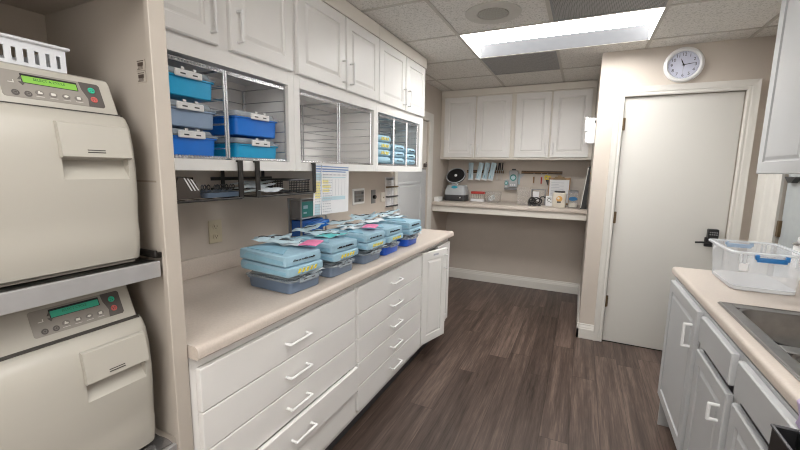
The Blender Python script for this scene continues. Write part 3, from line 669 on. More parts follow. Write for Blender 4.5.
# ================================================================== five stacks on the left worktop
def pouch(name, loc, rot, L, Wd, label, group, films='film', seed=0, tool=True, cat='pouch', bend=.017, paper='pouch'):
    R = random.Random(seed); t = thing(name, label, cat, loc, rot, group)
    ph = R.uniform(0, 6)
    c1, c2, c3 = R.uniform(.6, 1.4), R.uniform(-1, 1), R.uniform(.5, 1.5)
    def f(a, b, up):
        x, y = (a-.5)*L, (b-.5)*Wd*(1+.10*math.sin(7*a+ph))
        e = min(1, 8*a*(1-a))*min(1, 6*b*(1-b))
        z = bend*c1*max(0, a-.55)**2*6+bend*.8*c3*max(0, .4-a)**2*6+.0045*math.sin(7*a+ph)*math.sin(4*b+ph)+.003*math.sin(15*a+5*b+ph)+c2*.010*(b-.5)*a+.005
        return Vector((x, y, z+up*(.0006+.0075*e)))
    link('paper_back', MB().sheet(10, 5, lambda a, b: f(a, b, 0), .0006), paper, t, local=True)
    link('film_front', MB().sheet(10, 5, lambda a, b: f(a, b, 1)), films, t, local=True)
    if tool:
        pts = [f(.15+.07*k, (.5+.05*math.sin(k)), .6)+Vector((0, 0, .0035)) for k in range(10)]
        link('instrument', MB().rod(pts, .003, 6), 'dark', t, local=True)
    return t
GTB = 'lidded tubs on the left worktop'; GPK = 'light blue wrapped packs on the left worktop'; GPO = 'sterilization pouches lying on the packs'
order = ['nearest', 'second', 'third', 'fourth', 'farthest']
tubm = ['bluegrey', 'slate', 'slate', 'royal', 'royal']
tubl = ['grey lidded tub on the worktop, nearest of the row of five', 'grey lidded tub, second from the near end of the worktop row', 'grey lidded tub in the centre of the worktop row of five',
        'royal blue lidded tub, fourth in the worktop row', 'royal blue lidded tub at the far end of the worktop row']
cy = [-1.465, -1.192, -.897, -.660, -.352]
for i in range(5):
    y = cy[i]; wd = .195; R = random.Random(50+i)
    rz = [-.06, -.02, .0, .0, .02][i]
    instrument_tub((-.285, y, .9155), wd, .255, .050, tubm[i], tubl[i], GTB, rz, .020, 'lid')
    z = .9155+.050+.0205
    # loose clear packets squeezed between lid and packs
    for k in range(2):
        pouch('sterile_packet', (-.185-.12*k, y+R.uniform(-.02, .02), z+.001), (0, 0, rz+1.57+R.uniform(-.3, .3)), .17, .085, 'clear packet squeezed %s on the lid of the %s worktop tub' % (('at the front', 'further back')[k], order[i]), 'clear packets between tub lids and blue packs', 'pouch', seed=100+i*5+k, tool=False, bend=.002, cat='packet')
    z += .019
    h1, h2 = (.036, .042) if i == 0 else (.034, .041)
    wrapped_pack((-.262, y-(.038 if i == 0 else .018), z), wd+.008, .272, h1, 'light blue wrapped pack with %s, lower one on the %s worktop tub' % ('yellow stripes' if i < 4 else 'dark writing', order[i]), GPK, (0, .02, rz), 'yellow' if i < 4 else 'ink', 200+i)
    wrapped_pack((-.266, y-(.042 if i == 0 else .022), z+h1+.0055), wd+.004, .268, h2, 'light blue wrapped pack with black handwriting, upper one on the %s worktop tub' % order[i], GPK, (0, .02, rz-.03), 'ink', 300+i)
    zt = z+h1+h2+.0135
    cfg = [[(-.35, .0, .018, .08, .55, .06, 'film'), (-.29, .005, .011, .03, .25, .0, 'film'), (-.26, .02, .001, .0, -.1, .0, 'pouch')],
           [(-.37, .0, .022, .22, .20, .15, 'film'), (-.30, .015, .011, .03, .45, .03, 'film'), (-.24, .01, .001, .0, .9, 0, 'filmteal')],
           [(-.37, .0, .022, .16, .3, 0, 'film'), (-.31, .0, .011, .03, .8, 0, 'film'), (-.29, .0, .001, .0, 1.5, .0, 'pouch')],
           [(-.36, .0, .022, .12, .9, .08, 'film'), (-.30, .0, .011, .03, 1.2, 0, 'pouch'), (-.37, .0, .033, .12, .3, .12, 'film')],
           [(-.35, .0, .022, .22, .5, .12, 'film'), (-.34, -.01, .011, .03, 1.2, .02, 'pouch'), (-.30, .0, .001, .0, .9, 0, 'film')]][i]
    wh = ['white and clear pouch lying rearmost', 'clear pouch lying on top, in the middle', 'pale pouch lying nearest the front']
    for k, (px, dy, dz, tilt, yaw, roll, fm) in enumerate(cfg):
        pouch('sterile_pouch', (px, y+dy, zt-.002+.75*dz+.04*abs(tilt)+.01*abs(roll)), (roll, -tilt, yaw), .165, .062, '%s of the packs on the %s worktop tub' % (wh[k], order[i]), GPO, fm, seed=400+i*7+k, bend=.002+.6*max(0, dz-.008))
    if i in (0, 2):
        o = link('pink_packet', MB().sheet(6, 4, lambda a, b: Vector(((a-.5)*.075, (b-.5)*.10, .004*math.sin(3*a)+.003*b)), .003), 'pink', None)
        o.location = (-.165 if i == 0 else -.20, y+.035, zt+.012); o.rotation_euler = (0, 0, .3)
        tag(o, 'pink packet on the packs of the %s worktop tub' % order[i], 'packet', 'pink packets')

# ================================================================== on the left wall
def outlet(y, z, label, m='ivory', w_=.074, h_=.112):
    t = thing('wall_outlet', label, 'outlet', (XL, y, z))
    link('plate', MB().box((XL+.0005, y-w_/2, z-h_/2), (XL+.006, y+w_/2, z+h_/2), .002), m, t)
    for s in (-1, 1):
        so = link('socket', MB().prism([(y+.016*math.cos(a), z+s*.024+max(-.013, min(.013, .017*math.sin(a)))) for a in [2*math.pi*k/20 for k in range(20)]], XL+.006, XL+.0085, lambda a, b, q: Vector((q, a, b))), m, t)
        link('slot', MB().box((XL+.0085, y-.008, z+s*.024-.002), (XL+.009, y-.006, z+s*.024+.007)).box((XL+.0085, y+.006, z+s*.024-.002), (XL+.009, y+.008, z+s*.024+.006)).cyl((XL+.0085, y, z+s*.024-.007), (XL+.009, y, z+s*.024-.007), .0025, n=10), 'slot', so)
    return t
outlet(-1.442, 1.112, 'ivory double outlet on the wall above the near end of the worktop')
outlet(-.612, 1.095, 'ivory outlet half hidden below the hanging schedule sheet')
t = thing('control_panel', 'square white-framed grey control plate on the wall, right of the hanging schedule', 'wall plate', (XL, -.117, 1.21))
link('plate', MB().box((XL+.0005, -.207, 1.148), (XL+.008, -.027, 1.272), .003), 'whitepl', t)
fc = link('face', MB().box((XL+.008, -.185, 1.165), (XL+.011, -.045, 1.255), .001), 'grey', t)
for a in range(3):
    for b in range(3):
        link('key', MB().box((XL+.011, -.172+a*.045, 1.172+b*.028), (XL+.013, -.142+a*.045, 1.188+b*.028)), 'dark' if (a, b) in ((1, 0), (2, 2)) else 'btn', fc)
t = thing('light_switch', 'narrow metal switch plate with a dark knob between the control plate and the card holder', 'switch', (XL, .125, 1.195))
link('plate', MB().box((XL+.0005, .09, 1.137), (XL+.006, .16, 1.252), .002), 'grey', t)
link('knob', MB().cyl((XL+.006, .125, 1.192), (XL+.026, .125, 1.192), .016), 'black', t)
t = thing('thermostat', 'small beige thermostat just left of the card holder', 'thermostat', (XL, .285, 1.18))
link('cover', MB().box((XL+.0005, .25, 1.14), (XL+.018, .32, 1.222), .006, 2), 'cream', t); link('dial_mark', MB().box((XL+.018, .28, 1.172), (XL+.0195, .292, 1.184)), 'brass', t)
t = thing('card_holder', 'three-tier wall holder of printed white cards at the end of the worktop wall', 'holder', (XL, .455, 1.08))
link('backing', MB().box((XL+.0005, .345, 1.08), (XL+.006, .565, 1.355)), 'whitepl', t, False)
for k in range(3):
    z = 1.085+k*.088
    tr = link('tier', MB().box((XL+.006, .347, z), (XL+.030, .563, z+.012), .001), 'dark' if k < 2 else 'brass', t, False)
    cdn = link('card', MB().box((XL+.008, .355, z+.012), (XL+.012, .450, z+.080)).box((XL+.008, .458, z+.012), (XL+.012, .558, z+.080)), 'paper', tr, False)
    mb = MB(); R = random.Random(k)
    for q in range(5):
        for yy in (.362, .466): mb.box((XL+.012, yy, z+.024+q*.010), (XL+.0125, yy+R.uniform(.03, .08), z+.027+q*.010))
    link('card_print', mb, 'lines', cdn, False)
link('header', MB().box((XL+.006, .355, 1.330), (XL+.012, .56, 1.353)), 'lines', t, False)
# glove boxes in a wall bracket
t = thing('glove_box_bracket', 'grey wire bracket on the wall behind the second stack of packs', 'bracket', (XL+.05, -.86, 1.00))
mb = MB()
for y in (-.925, -.68):
    for x in (XL+.006, XL+.10): mb.rod([(x, y, 1.005), (x, y, 1.245)], .006)
link('frame', mb, 'steel', t)
link('frame_rail', MB().rod([(XL+.006, -.925, 1.24), (XL+.10, -.925, 1.24), (XL+.10, -.68, 1.24), (XL+.006, -.68, 1.24)], .004).rod([(XL+.10, -.925, 1.125), (XL+.10, -.68, 1.125)], .004), 'steel', t)
link('shelf_plate', MB().box((XL+.004, -.918, 1.118), (XL+.095, -.687, 1.121)).box((XL+.004, -.918, 1.006), (XL+.095, -.687, 1.0095)), 'steel', t, False)
t = thing('glove_box', 'green and clear box in the upper slot of the wire bracket', 'box', (XL+.05, -.83, 1.1215), group='boxes in the wall bracket')
link('carton', MB().box((XL+.012, -.910, 1.1215), (XL+.088, -.695, 1.230), .002), 'grey', t)
link('front_panel', MB().box((XL+.0885, -.905, 1.13), (XL+.090, -.80, 1.222)), 'glovegreen', t, False)
link('front_panel', MB().box((XL+.0885, -.745, 1.14), (XL+.090, -.70, 1.225)), 'glovegreen', t, False)
link('pale_panel', MB().box((XL+.0885, -.795, 1.14), (XL+.090, -.75, 1.22)).box((XL+.0902, -.89, 1.15), (XL+.091, -.86, 1.16)).box((XL+.0902, -.89, 1.18), (XL+.091, -.85, 1.20)), 'paleblue', t, False)
t = thing('glove_box', 'blue box in the lower slot of the wire bracket', 'box', (XL+.05, -.83, 1.01), group='boxes in the wall bracket')
link('carton', MB().box((XL+.012, -.910, 1.010), (XL+.088, -.695, 1.108), .002), 'gloveblue', t)
link('opening', MB().box((XL+.0882, -.86, 1.03), (XL+.0886, -.80, 1.075)), 'paleblue', t, False)
o = link('blue_folder', MB().box((XL+.13, -.93, 1.070), (XL+.19, -.76, 1.105), .004), 'blue', None); 
recentre(o); o.rotation_euler = (.10, 0, 0); o.location.z = 1.068; tag(o, 'bright blue flat box sticking out below the hanging schedule', 'box')

# hanging schedule
t = thing('schedule_sheet', 'printed white schedule sheet hanging from the middle wall cabinet', 'sheet', (XF+.012, -.925, 1.175))
FS = frame((XF+.012, -1.093, 1.176), Vector((0, 1, -.02)), Vector((0, .035, 1)))
def fs(mb, a, b, c, d, lay): return mb.box((a, b, lay), (c, d, lay+.0005), mt=FS)
W_, H_ = .335, .270
pg = link('page', MB().box((0, 0, 0), (W_, H_, .0015), mt=FS), 'paper', t, False)
mb = MB(); fs(mb, .01, .258, .33, .264, .0017); fs(mb, .01, .243, .33, .251, .0017); fs(mb, .01, .232, .30, .238, .0017); link('header_bar', mb, 'blueprint', pg, False)
mb = MB(); fs(mb, .01, .188, .065, .225, .0017); fs(mb, .075, .200, .30, .206, .0017); fs(mb, .075, .075, .30, .096, .0017); fs(mb, .01, .0, .055, .06, .0017); link('pale_block', mb, 'paleblue', pg, False)
mb = MB(); fs(mb, .012, .09, .055, .18, .0017); fs(mb, .075, .168, .13, .190, .0017); fs(mb, .075, .145, .15, .162, .0017); fs(mb, .078, .122, .14, .138, .0017); link('yellow_highlight', mb, 'paleyellow', pg, False)
mb = MB(); R = random.Random(3)
for k in range(15):
    z = .012+k*.0145
    for a0, a1 in ((.012, .055), (.078, .155)):
        a = a0
        while a < a1: l = R.uniform(.006, .018); fs(mb, a, z, min(a+l, a1+.01), z+.0035, .0024); a += l+.004
for k in range(18): fs(mb, .078+k*.013, .214, .085+k*.013, .221, .0024)
for k in range(5): fs(mb, .165+.032*k, .10, .166+.032*k, .195, .0024)
link('print', mb, 'lines', pg, False)
link('clear_strip', MB().box((.062, 0, .003), (.070, H_, .0034), mt=FS), 'lid', pg, False)

# under-cabinet hanging racks
def hang_rack(y0, y1, label):
    t = thing('hanging_rack', label, 'rack', (-.57, (y0+y1)/2, 1.29), group='black racks hanging under the wall cabinets')
    x1, x0, zb = -.420, -.715, 1.298
    for y in ((y1,) if y0 < -1.9 else (y0, y1)):
        link('hanger', MB().box((x1, y-.012, zb), (x1+.005, y+.012, 1.452)).box((XF+.0005, y-.012, 1.445), (x1, y+.012, 1.452)), 'blackmat', t, False)
    for y in (y0+.11, (y0+y1)/2+.12, ) if y0 < -1.9 else (y0+.07, y1-.06):
        link('back_post', MB().box((x0-.004, y-.010, zb), (x0, y+.010, 1.408)), 'blackmat', t, False)
    for z in (1.318, 1.368):
        link('back_rail', MB().box((x0, y0, z-.008), (x0+.004, y1, z+.008)), 'blackmat', t, False)
    link('base_frame', MB().rod([(x1+.002, y0, zb), (x1+.002, y1, zb), (x0+.004, y1, zb), (x0+.004, y0, zb), (x1+.002, y0, zb)], .0045), 'blackmat', t)
    mb = MB()
    k = y0+.03
    while k < y1-.01: mb.rod([(x1, k, zb), (x0+.004, k, zb)], .0014, 6); k += .06
    link('base_wire', mb, 'blackmat', t)
hang_rack(-1.99, -1.562, 'black hanging rack under the nearest wall cabinet, holding the tool tray')
hang_rack(-1.470, -1.080, 'black hanging rack left of the schedule sheet, holding white pouches and a mesh basket')
ZR = 1.303
t = thing('cuff_holder', 'dark brown curved holder with white stripes at the near end of the hanging rack', 'holder', (-.50, -1.772, ZR))
link('body', MB().prism([(-.05, 0), (.05, 0), (.046, .03), (.030, .062), (.010, .078), (-.012, .082), (-.036, .078), (-.05, .05)], -.545, -.455, lambda a, b, h: Vector((h, -1.772+a, ZR+.001+b))), 'holder', t)
mb = MB()
for k in range(3):
    p = [(.012+.014*k-.03, .079-.003*k), (.018+.014*k-.03, .078-.003*k), (.036+.014*k-.02, .030), (.030+.014*k-.02, .030)]
    mb.prism(p, -.4548, -.4540, lambda a, b, h: Vector((h, -1.772+a, ZR+.001+b)))
link('white_stripe', mb, 'paper', t, False)
t = thing('tool_tray', 'shallow dark grey tray of hinged tools on the near hanging rack', 'tray', (-.52, -1.66, ZR))
link('pan', MB().rings([rrect(-.52, -1.625, .075, .085, ZR+.001, .015), rrect(-.52, -1.625, .085, .095, ZR+.020, .015), rrect(-.52, -1.625, .082, .092, ZR+.020, .015), rrect(-.52, -1.625, .072, .082, ZR+.004, .015)]), 'slate', t)
for k in range(6):
    y = -1.692+k*.028; R = random.Random(k)
    f = thing('forceps', 'black-ringed forceps standing in the tool tray, %s from its near end' % ['first', 'second', 'third', 'fourth', 'fifth', 'sixth'][k], 'forceps', (-.515, y, ZR+.006), (0, 0, R.uniform(-.3, .3)), 'forceps in the tool tray')
    for s in (-1, 1):
        link('finger_ring', MB().torus((.03, s*.0068, .034), .0058, .0018, 'x', (1, 1.5), n=16, k=6), 'black' if s > 0 else 'dark', f, local=True)
        link('shank', MB().rod([(.03, s*.0068, .026), (0, s*.003, .012), (-.05, 0, .006)], .0022, 6), 'steel', f, local=True)
for k, (x, y, a, lb) in enumerate(((-.475, -1.375, .2, 'white pouch on the hanging rack, in front of the other two'), (-.55, -1.36, .1, 'white pouch on the hanging rack, middle one'), (-.61, -1.31, -.1, 'white pouch on the hanging rack, rearmost beside the mesh basket'))):
    pouch('paper_pouch', (x, y, ZR+.010+.014*k), (.02, -.02, 1.57+a), .22, .085, lb, 'white pouches on the hanging rack', 'pouch', seed=700+k, tool=False, bend=.004)
t = thing('mesh_basket', 'black wire mesh basket at the far end of the hanging rack beside the schedule', 'basket', (-.56, -1.16, ZR))
bx = (-.62, -1.250, -.438, -1.095); mb = MB()
for xx in (bx[2]-.001, bx[0]): link('mesh_side', MB().box((xx, bx[1], ZR+.002), (xx+.001, bx[3], ZR+.06)), 'meshbasket', t, False)
link('rim', MB().rod([(bx[2], bx[1], ZR+.062), (bx[2], bx[3], ZR+.062), (bx[0], bx[3], ZR+.062), (bx[0], bx[1], ZR+.062), (bx[2], bx[1], ZR+.062)], .0035), 'black', t)
link('base', MB().box((bx[0], bx[1], ZR+.0005), (bx[2], bx[3], ZR+.002)), 'dark', t, False)

# ================================================================== nook: cabinets, bar counter and what stands on it
YC = 1.79
for (x0, x1, da, db, lab) in ((XL+.003, .113, (-.690, -.318), (-.300, .088), 'left white two-door cabinet on the back wall above the bar counter'), (.114, XJ-.003, (.140, .500), (.518, .893), 'right white two-door cabinet on the back wall above the bar counter')):
    t = thing('wall_cabinet', lab, 'cabinet', ((x0+x1)/2, YC+.15, 1.565), group='white wall cabinets on the back wall')
    a = MB().box((x0, YC+.0205, 1.565), (x0+.018, YB-.002, H-.006)).box((x1-.018, YC+.0205, 1.565), (x1, YB-.002, H-.006)).box((x0+.018, YC+.0205, 1.57), (x1-.018, YB-.002, 1.588)).box((x0+.018, YB-.012, 1.588), (x1-.018, YB-.002, H-.006)).box((x0+.018, YC+.0205, H-.03), (x1-.018, YB-.012, H-.006))
    link('carcass', a, 'shell', t, False)
    f = MB().box((x0, YC, 1.56), (x0+.05, YC+.02, 2.285), .001).box((x1-.05, YC, 1.56), (x1, YC+.02, 2.285), .001).box((x0+.05, YC, 1.56), (x1-.05, YC+.02, 1.60)).box((x0+.05, YC, 2.25), (x1-.05, YC+.02, 2.285)).box(((da[1]+db[0])/2-.03, YC, 1.60), ((da[1]+db[0])/2+.03, YC+.02, 2.25))
    link('face_frame', f, 'cream', t)  # darker than the doors, stands in for shade lines between them
    link('top_frieze', MB().box((x0, YC-.012, 2.2855), (x1, YC+.02, H-.006), .002), 'cream', t)
    for k, (p, q) in enumerate((da, db)):
        d = raised_door(t, (p, YC-.001, 1.582), X, q-p, .690, fw=.06)
        pull(d, ((q-.03 if k == 0 else p+.03), YC-.021, 1.625), Z, -Y, .105, .005, 'whitepl')
t = thing('dispenser', 'white wall dispenser on the alcove side of the jutting wall corner', 'dispenser', (.90, .93, 1.665))
link('case', MB().box((.868, .875, 1.665), (.9275, .985, 1.872), .006, 2), 'whitepl', t)
link('front_flap', MB().box((.845, .88, 1.765), (.8675, .96, 1.882), .006, 2), 'whitepl', t)
link('lower_box', MB().box((.853, .88, 1.672), (.8675, .97, 1.755), .004, 2), 'whitepl', t)
link('lock', MB().box((.915, .870, 1.83), (.924, .8748, 1.85)), 'black', t)

ZN = 1.055; YN = 1.535
t = thing('bar_counter', 'cream bar-height counter across the back alcove with an apron below', 'counter', (.09, 1.83, .95))
link('slab', MB().box((XL+.002, YN, ZN-.042), (XJ-.002, YB-.002, ZN), .006, 2), 'counter', t)
link('apron', MB().box((XL+.002, YN+.022, .942), (XJ-.002, YN+.042, ZN-.0425), .002), 'cream', t)
link('ledger', MB().box((XL+.002, YB-.025, .942), (XJ-.002, YB-.002, ZN-.0425)), 'cream', t)
# device with round lid raised
t = thing('round_lid_device', 'grey tabletop machine with its round black lid raised, left end of bar counter', 'machine', (-.545, 1.88, ZN))
link('base', MB().rings([rrect(-.545, 1.90, .128, .10, ZN+.001, .03), rrect(-.545, 1.90, .134, .105, ZN+.01, .03), rrect(-.545, 1.90, .132, .105, ZN+.075, .03)]), 'dark', t)
hs = link('housing', MB().rings([rrect(-.545, 1.90, .131, .104, ZN+.0755, .03), rrect(-.545, 1.90, .128, .10, ZN+.12, .03), rrect(-.545, 1.91, .110, .09, ZN+.185, .03), rrect(-.545, 1.91, .10, .08, ZN+.19, .03)]), 'devgrey', t)
link('control_button', MB().ball((-.55, 1.818, ZN+.165), .045, (1, .25, .45)), 'teallogo', hs)
link('status_light', MB().ball((-.47, 1.795, ZN+.045), .009), 'whitepl', t)
FL = frame((-.572, 1.93, ZN+.305), X, Vector((0, .64, .77)))
ldd = link('lid', MB().lathe([(.001, -.012), (.118, -.012), (.124, -.004), (.124, .004), (.112, .008), (.108, .004), (.001, .004)], n=40), 'dark', t, local=False)
ldd.data.transform(Matrix.Translation(-ORG[t.name]) @ FL @ Matrix.Translation(ORG[t.name]))
rg = link('lid_rim', MB().torus((0, 0, .009), .116, .0055, n=40, k=8), 'devgrey', ldd); rg.data.transform(Matrix.Translation(-ORG[t.name]) @ FL @ Matrix.Translation(ORG[t.name]))
kb = link('lid_hub', MB().lathe([(.018, .004), (.018, .013), (.014, .016), (.001, .016)], n=20), 'whitepl', ldd); kb.data.transform(Matrix.Translation(-ORG[t.name]) @ FL @ Matrix.Translation(ORG[t.name]))
pl = link('lid_plate', MB().lathe([(.001, .0045), (.104, .0045), (.104, .006), (.001, .006)], n=40), 'black', ldd); pl.data.transform(Matrix.Translation(-ORG[t.name]) @ FL @ Matrix.Translation(ORG[t.name]))
link('hinge', MB().box((-.60, 1.85, ZN+.1905), (-.53, 1.885, ZN+.222), .004), 'devgrey', t)
t = thing('white_carton', 'small white open box left of the round-lid machine', 'box', (-.70, 1.66, ZN))
link('tray', MB().rings([rrect(-.700, 1.66, .034, .06, ZN+.001, .004), rrect(-.700, 1.66, .034, .06, ZN+.046, .004), rrect(-.700, 1.66, .031, .057, ZN+.046, .004), rrect(-.700, 1.66, .031, .057, ZN+.004, .004)]), 'whitepl', t)
link('lip', MB().rings([rrect(-.698, 1.66, .038, .064, ZN+.0465, .004), rrect(-.698, 1.66, .038, .064, ZN+.054, .004)]), 'whitepl', t)
t = thing('tip_rack', 'white and clear rack with a red lid between the machine and the clear bag', 'rack', (-.275, 1.93, ZN))
link('base', MB().box((-.362, 1.88, ZN+.001), (-.20, 1.975, ZN+.034), .003), 'paper', t)
link('clear_case', MB().box((-.355, 1.885, ZN+.035), (-.205, 1.97, ZN+.092), .003), 'clearbox', t)
link('lid', MB().box((-.360, 1.88, ZN+.093), (-.198, 1.975, ZN+.122), .006, 2), 'redcap', t)
mb = MB()
for k in range(7): mb.cyl((-.345+.022*k, 1.90, ZN+.036), (-.345+.022*k, 1.90, ZN+.088), .006, .004, 10)
link('tip_row', mb, 'tin', t)
t = thing('clear_container', 'clear square container of crumpled white wrappers beside the red-lidded rack', 'container', (-.10, 1.90, ZN))
link('container_wall', MB().rings([rrect(-.095, 1.92, .078, .07, ZN+.001, .01), rrect(-.095, 1.92, .088, .08, ZN+.125, .01), rrect(-.095, 1.92, .085, .077, ZN+.125, .01), rrect(-.095, 1.92, .075, .067, ZN+.004, .01)]), 'clearbox', t)
mb = MB(); R = random.Random(9)
for k in range(16): mb.box((-.02, -.011, -.002), (.02, .011, .002), mt=Matrix.Translation((-.11+R.uniform(-.04, .04), 1.905+R.uniform(-.04, .04), ZN+.018+R.uniform(0, .07))) @ Matrix.Rotation(R.uniform(-1, 1), 4, 'X') @ Matrix.Rotation(R.uniform(-1.2, 1.2), 4, 'Z') @ Matrix.Rotation(R.uniform(-1, 1), 4, 'Y'))
st_ = link('wrappers', mb, 'pouch', t, False); st_['kind'] = 'stuff'
# strips on the back wall
def strip(name, x0, x1, z, label, m='bark'):
    t = thing(name, label, 'tool strip', ((x0+x1)/2, YB-.012, z))
    link('backing', MB().box((x0, YB-.012, z-.018), (x1, YB-.0005, z+.018), .002), m, t)
    link('edge_rail', MB().box((x0, YB-.018, z-.004), (x1, YB-.0122, z+.004)), 'wood', t)
    mb = MB()
    k = x0+.02
    while k < x1: mb.cyl((k, YB-.024, z+.010), (k, YB-.012, z+.010), .003, n=8); k += .04
    link('peg', mb, 'brass', t); return t
strip('tool_strip', -.485, -.022, 1.417, 'dark brown wall strip behind the four hanging pouches')
strip('tool_strip', .187, .645, 1.418, 'brown wooden wall strip with pegs above the clipboard')
for k, (x, dz) in enumerate(((-.425, 0), (-.308, .004), (-.232, 0), (-.152, .006))):
    tl = 0 if k == 0 else -.17
    t = thing('hanging_pouch', 'pale blue pouch hanging on the brown strip, %s from the left' % ['first', 'second', 'third', 'fourth'][k], 'pouch', (x, YB-.040-.022*(k % 2), 1.42), (0, tl*-1.2, 0), 'pouches hanging on the wall strip')
    def pf(a, b, up): 
        xx, zz = (a-.5)*.062, (b-.5)*.215; e = min(1, 6*a*(1-a))*min(1, 8*b*(1-b))
        return Vector((xx, -up*.010*e-.008*math.sin(b*2), zz))
    link('paper_back', MB().sheet(5, 10, lambda a, b: pf(a, b, 0)), 'pouch', t, local=True)
    link('film_front', MB().sheet(5, 10, lambda a, b: pf(a, b, 1)+Vector((0, -.0008, 0))), 'film', t, local=True)
    link('instrument', MB().rod([(-.005, -.012, -.08), (0, -.013, 0), (.004, -.012, .075)], .0035, 6), 'teallogo', t, local=True)
    link('white_seal', MB().box((-.032, -.013, -.112), (.032, -.003, -.095)), 'paper', t, local=True)
for k, x in enumerate((-.108, -.085, -.062, -.038)):
    t = thing('hand_tool', 'dark-handled slim tool on the brown strip right of the pouches, %s of four' % ['first', 'second', 'third', 'fourth'][k], 'tool', (x, YB-.030, 1.42), (0, (-.05, .06, -.04, .03)[k], 0), 'slim tools on the wall strip')
    link('grip', MB().cyl((0, 0, .02), (0, 0, .105), .008, .007, 10), 'black', t, local=True); link('shaft', MB().cyl((0, 0, .02), (0, 0, -.10), .0028, n=8), 'steel', t, local=True)
for (x, m, l, lab) in ((.335, 'wood', .09, 'short brown tool hanging below the wooden strip'), (.422, 'redcap', .10, 'red-handled tool hanging below the wooden strip')):
    t = thing('hand_tool', lab, 'tool', (x, YB-.03, 1.39)); link('grip', MB().cyl((0, 0, -.025), (0, 0, -.025-l*.8), .009, .007, 10), m, t, local=True); link('shaft', MB().cyl((0, 0, .02), (0, 0, -.025), .003, n=8), 'steel', t, local=True)
t = thing('utility_scissors', 'yellow and black handled tool hanging beside the clipboard', 'tool', (.488, YB-.03, 1.36))
link('handle_loop', MB().torus((-.012, 0, 0), .017, .007, 'y', (1, 1.3), 16, 6).torus((.018, 0, -.004), .015, .006, 'y', (1, 1.3), 16, 6), 'yellow', t, local=True)
link('black_grip', MB().prism([(-.018, -.025), (.026, -.025), (.030, -.085), (.008, -.092)], -.007, .007, lambda a, b, h: Vector((a, h, b))), 'black', t, local=True)
link('hook', MB().rod([(0, 0, .02), (0, .012, .05)], .003, 6), 'steel', t, local=True)
t = thing('angle_square', 'small pale green set square on the left end of the wooden strip', 'tool', (.20, YB-.025, 1.37))
link('blade', MB().prism([(-.02, .03), (.03, .03), (-.02, -.035)], -.002, .002, lambda a, b, h: Vector((a, h, b))), 'devgrey', t, local=True); link('edge_rib', MB().box((-.024, -.004, -.035), (-.0205, .004, .03)), 'steel', t, local=True)
# wall timers
def timer(x, z, w_, h_, label, big):
    t = thing('wall_timer', label, 'timer', (x, YB-.02, z), group=None)
    link('case', MB().rings([[Vector((x+p.x, YB-.001-q, z+p.y)) for p in rrect(0, 0, w_/2-e, h_/2-e, 0, .014)] for q, e in ((0, 0), (.026, 0), (.032, .006))]), 'devgrey', t)
    link('screen', MB().lathe([(.001, .0), (.038 if big else .022, 0), (.036 if big else .02, .003), (.001, .003)], n=24), 'glovegreen', t, local=True)
    t.children[-1].data.transform(frame((0, -.013, h_*.08), X, Z)@Matrix.Diagonal((1, 1.05, 1, 1)))
    link('screen_glass', MB().lathe([(.001, .003), (.026 if big else .014, .003), (.001, .005)], n=24), 'paleblue', t, local=True); t.children[-1].data.transform(frame((0, -.0131, h_*.08), X, Z))
    mb = MB()
    for k in range(3): mb.box((x-w_*.3+k*w_*.22, YB-.0345, z-h_*.40), (x-w_*.3+k*w_*.22+w_*.14, YB-.0322, z-h_*.30))
    link('key', mb, 'paper', t)
    return t
a_ = timer(.098, 1.335, .105, .205, 'larger grey wall timer with a round green screen', True)
link('top_clip', MB().box((.075, YB-.022, 1.440), (.12, YB-.002, 1.456), .003), 'dark', a_)
link('side_strap', MB().box((.155, YB-.015, 1.27), (.175, YB-.002, 1.40), .003), 'paleblue', a_)
timer(.020, 1.275, .046, .105, 'smaller grey wall timer left of the larger one', False)
t = thing('shelf_bracket', 'small grey ledge under the two wall timers', 'ledge', (.08, YB-.04, 1.20))
link('ledge', MB().box((.0, YB-.06, 1.206), (.150, YB-.001, 1.216), .002), 'grey', t); link('lip', MB().box((.0, YB-.064, 1.206), (.150, YB-.0605, 1.226)), 'grey', t)
t = thing('clear_holder', 'clear flat acrylic holder standing on the bar counter below the wooden strip', 'holder', (.27, 1.76, ZN))
link('back_sheet', MB().box((.205, 1.80, ZN+.001), (.345, 1.804, ZN+.195), .001), 'clearbox', t); link('front_sheet', MB().box((.205, 1.762, ZN+.001), (.345, 1.766, ZN+.16), .001).box((.205, 1.767, ZN+.001), (.345, 1.799, ZN+.004)), 'clearbox', t)
t = thing('clear_holder', 'grey-framed clear box behind the black cables', 'holder', (.41, 1.90, ZN))
link('frame', MB().box((.345, 1.86, ZN+.001), (.353, 1.93, ZN+.175)).box((.490, 1.86, ZN+.001), (.498, 1.93, ZN+.175)).box((.353, 1.86, ZN+.167), (.490, 1.93, ZN+.175)), 'grey', t, False); link('clear_front', MB().box((.353, 1.862, ZN+.001), (.49, 1.866, ZN+.166)), 'clearbox', t, False)
link('white_label', MB().box((.365, 1.858, ZN+.04), (.43, 1.8615, ZN+.15)), 'paper', t, False)
cb = thing('cable_pile', 'tangle of black cables on the bar counter', 'cable', (.405, 1.74, ZN))
R = random.Random(4)
for k in range(7):
    link('cable_loop', MB().torus((0, 0, 0), R.uniform(.025, .045), .0065, n=22, k=6), 'black', cb, local=True)
    cb.children[-1].data.transform(Matrix.Translation((R.uniform(-.045, .045), R.uniform(-.01, .02), .045+R.uniform(-.008, .012))) @ Matrix.Rotation(R.uniform(.4, 1.3), 4, 'X') @ Matrix.Rotation(R.uniform(-.8, .8), 4, 'Y'))
for k in range(3): link('plug', MB().box((-.016, -.01, 0), (.016, .01, .018), .003), 'dark', cb, local=True); cb.children[-1].data.transform(Matrix.Translation((-.05+.05*k, -.045, .001)))
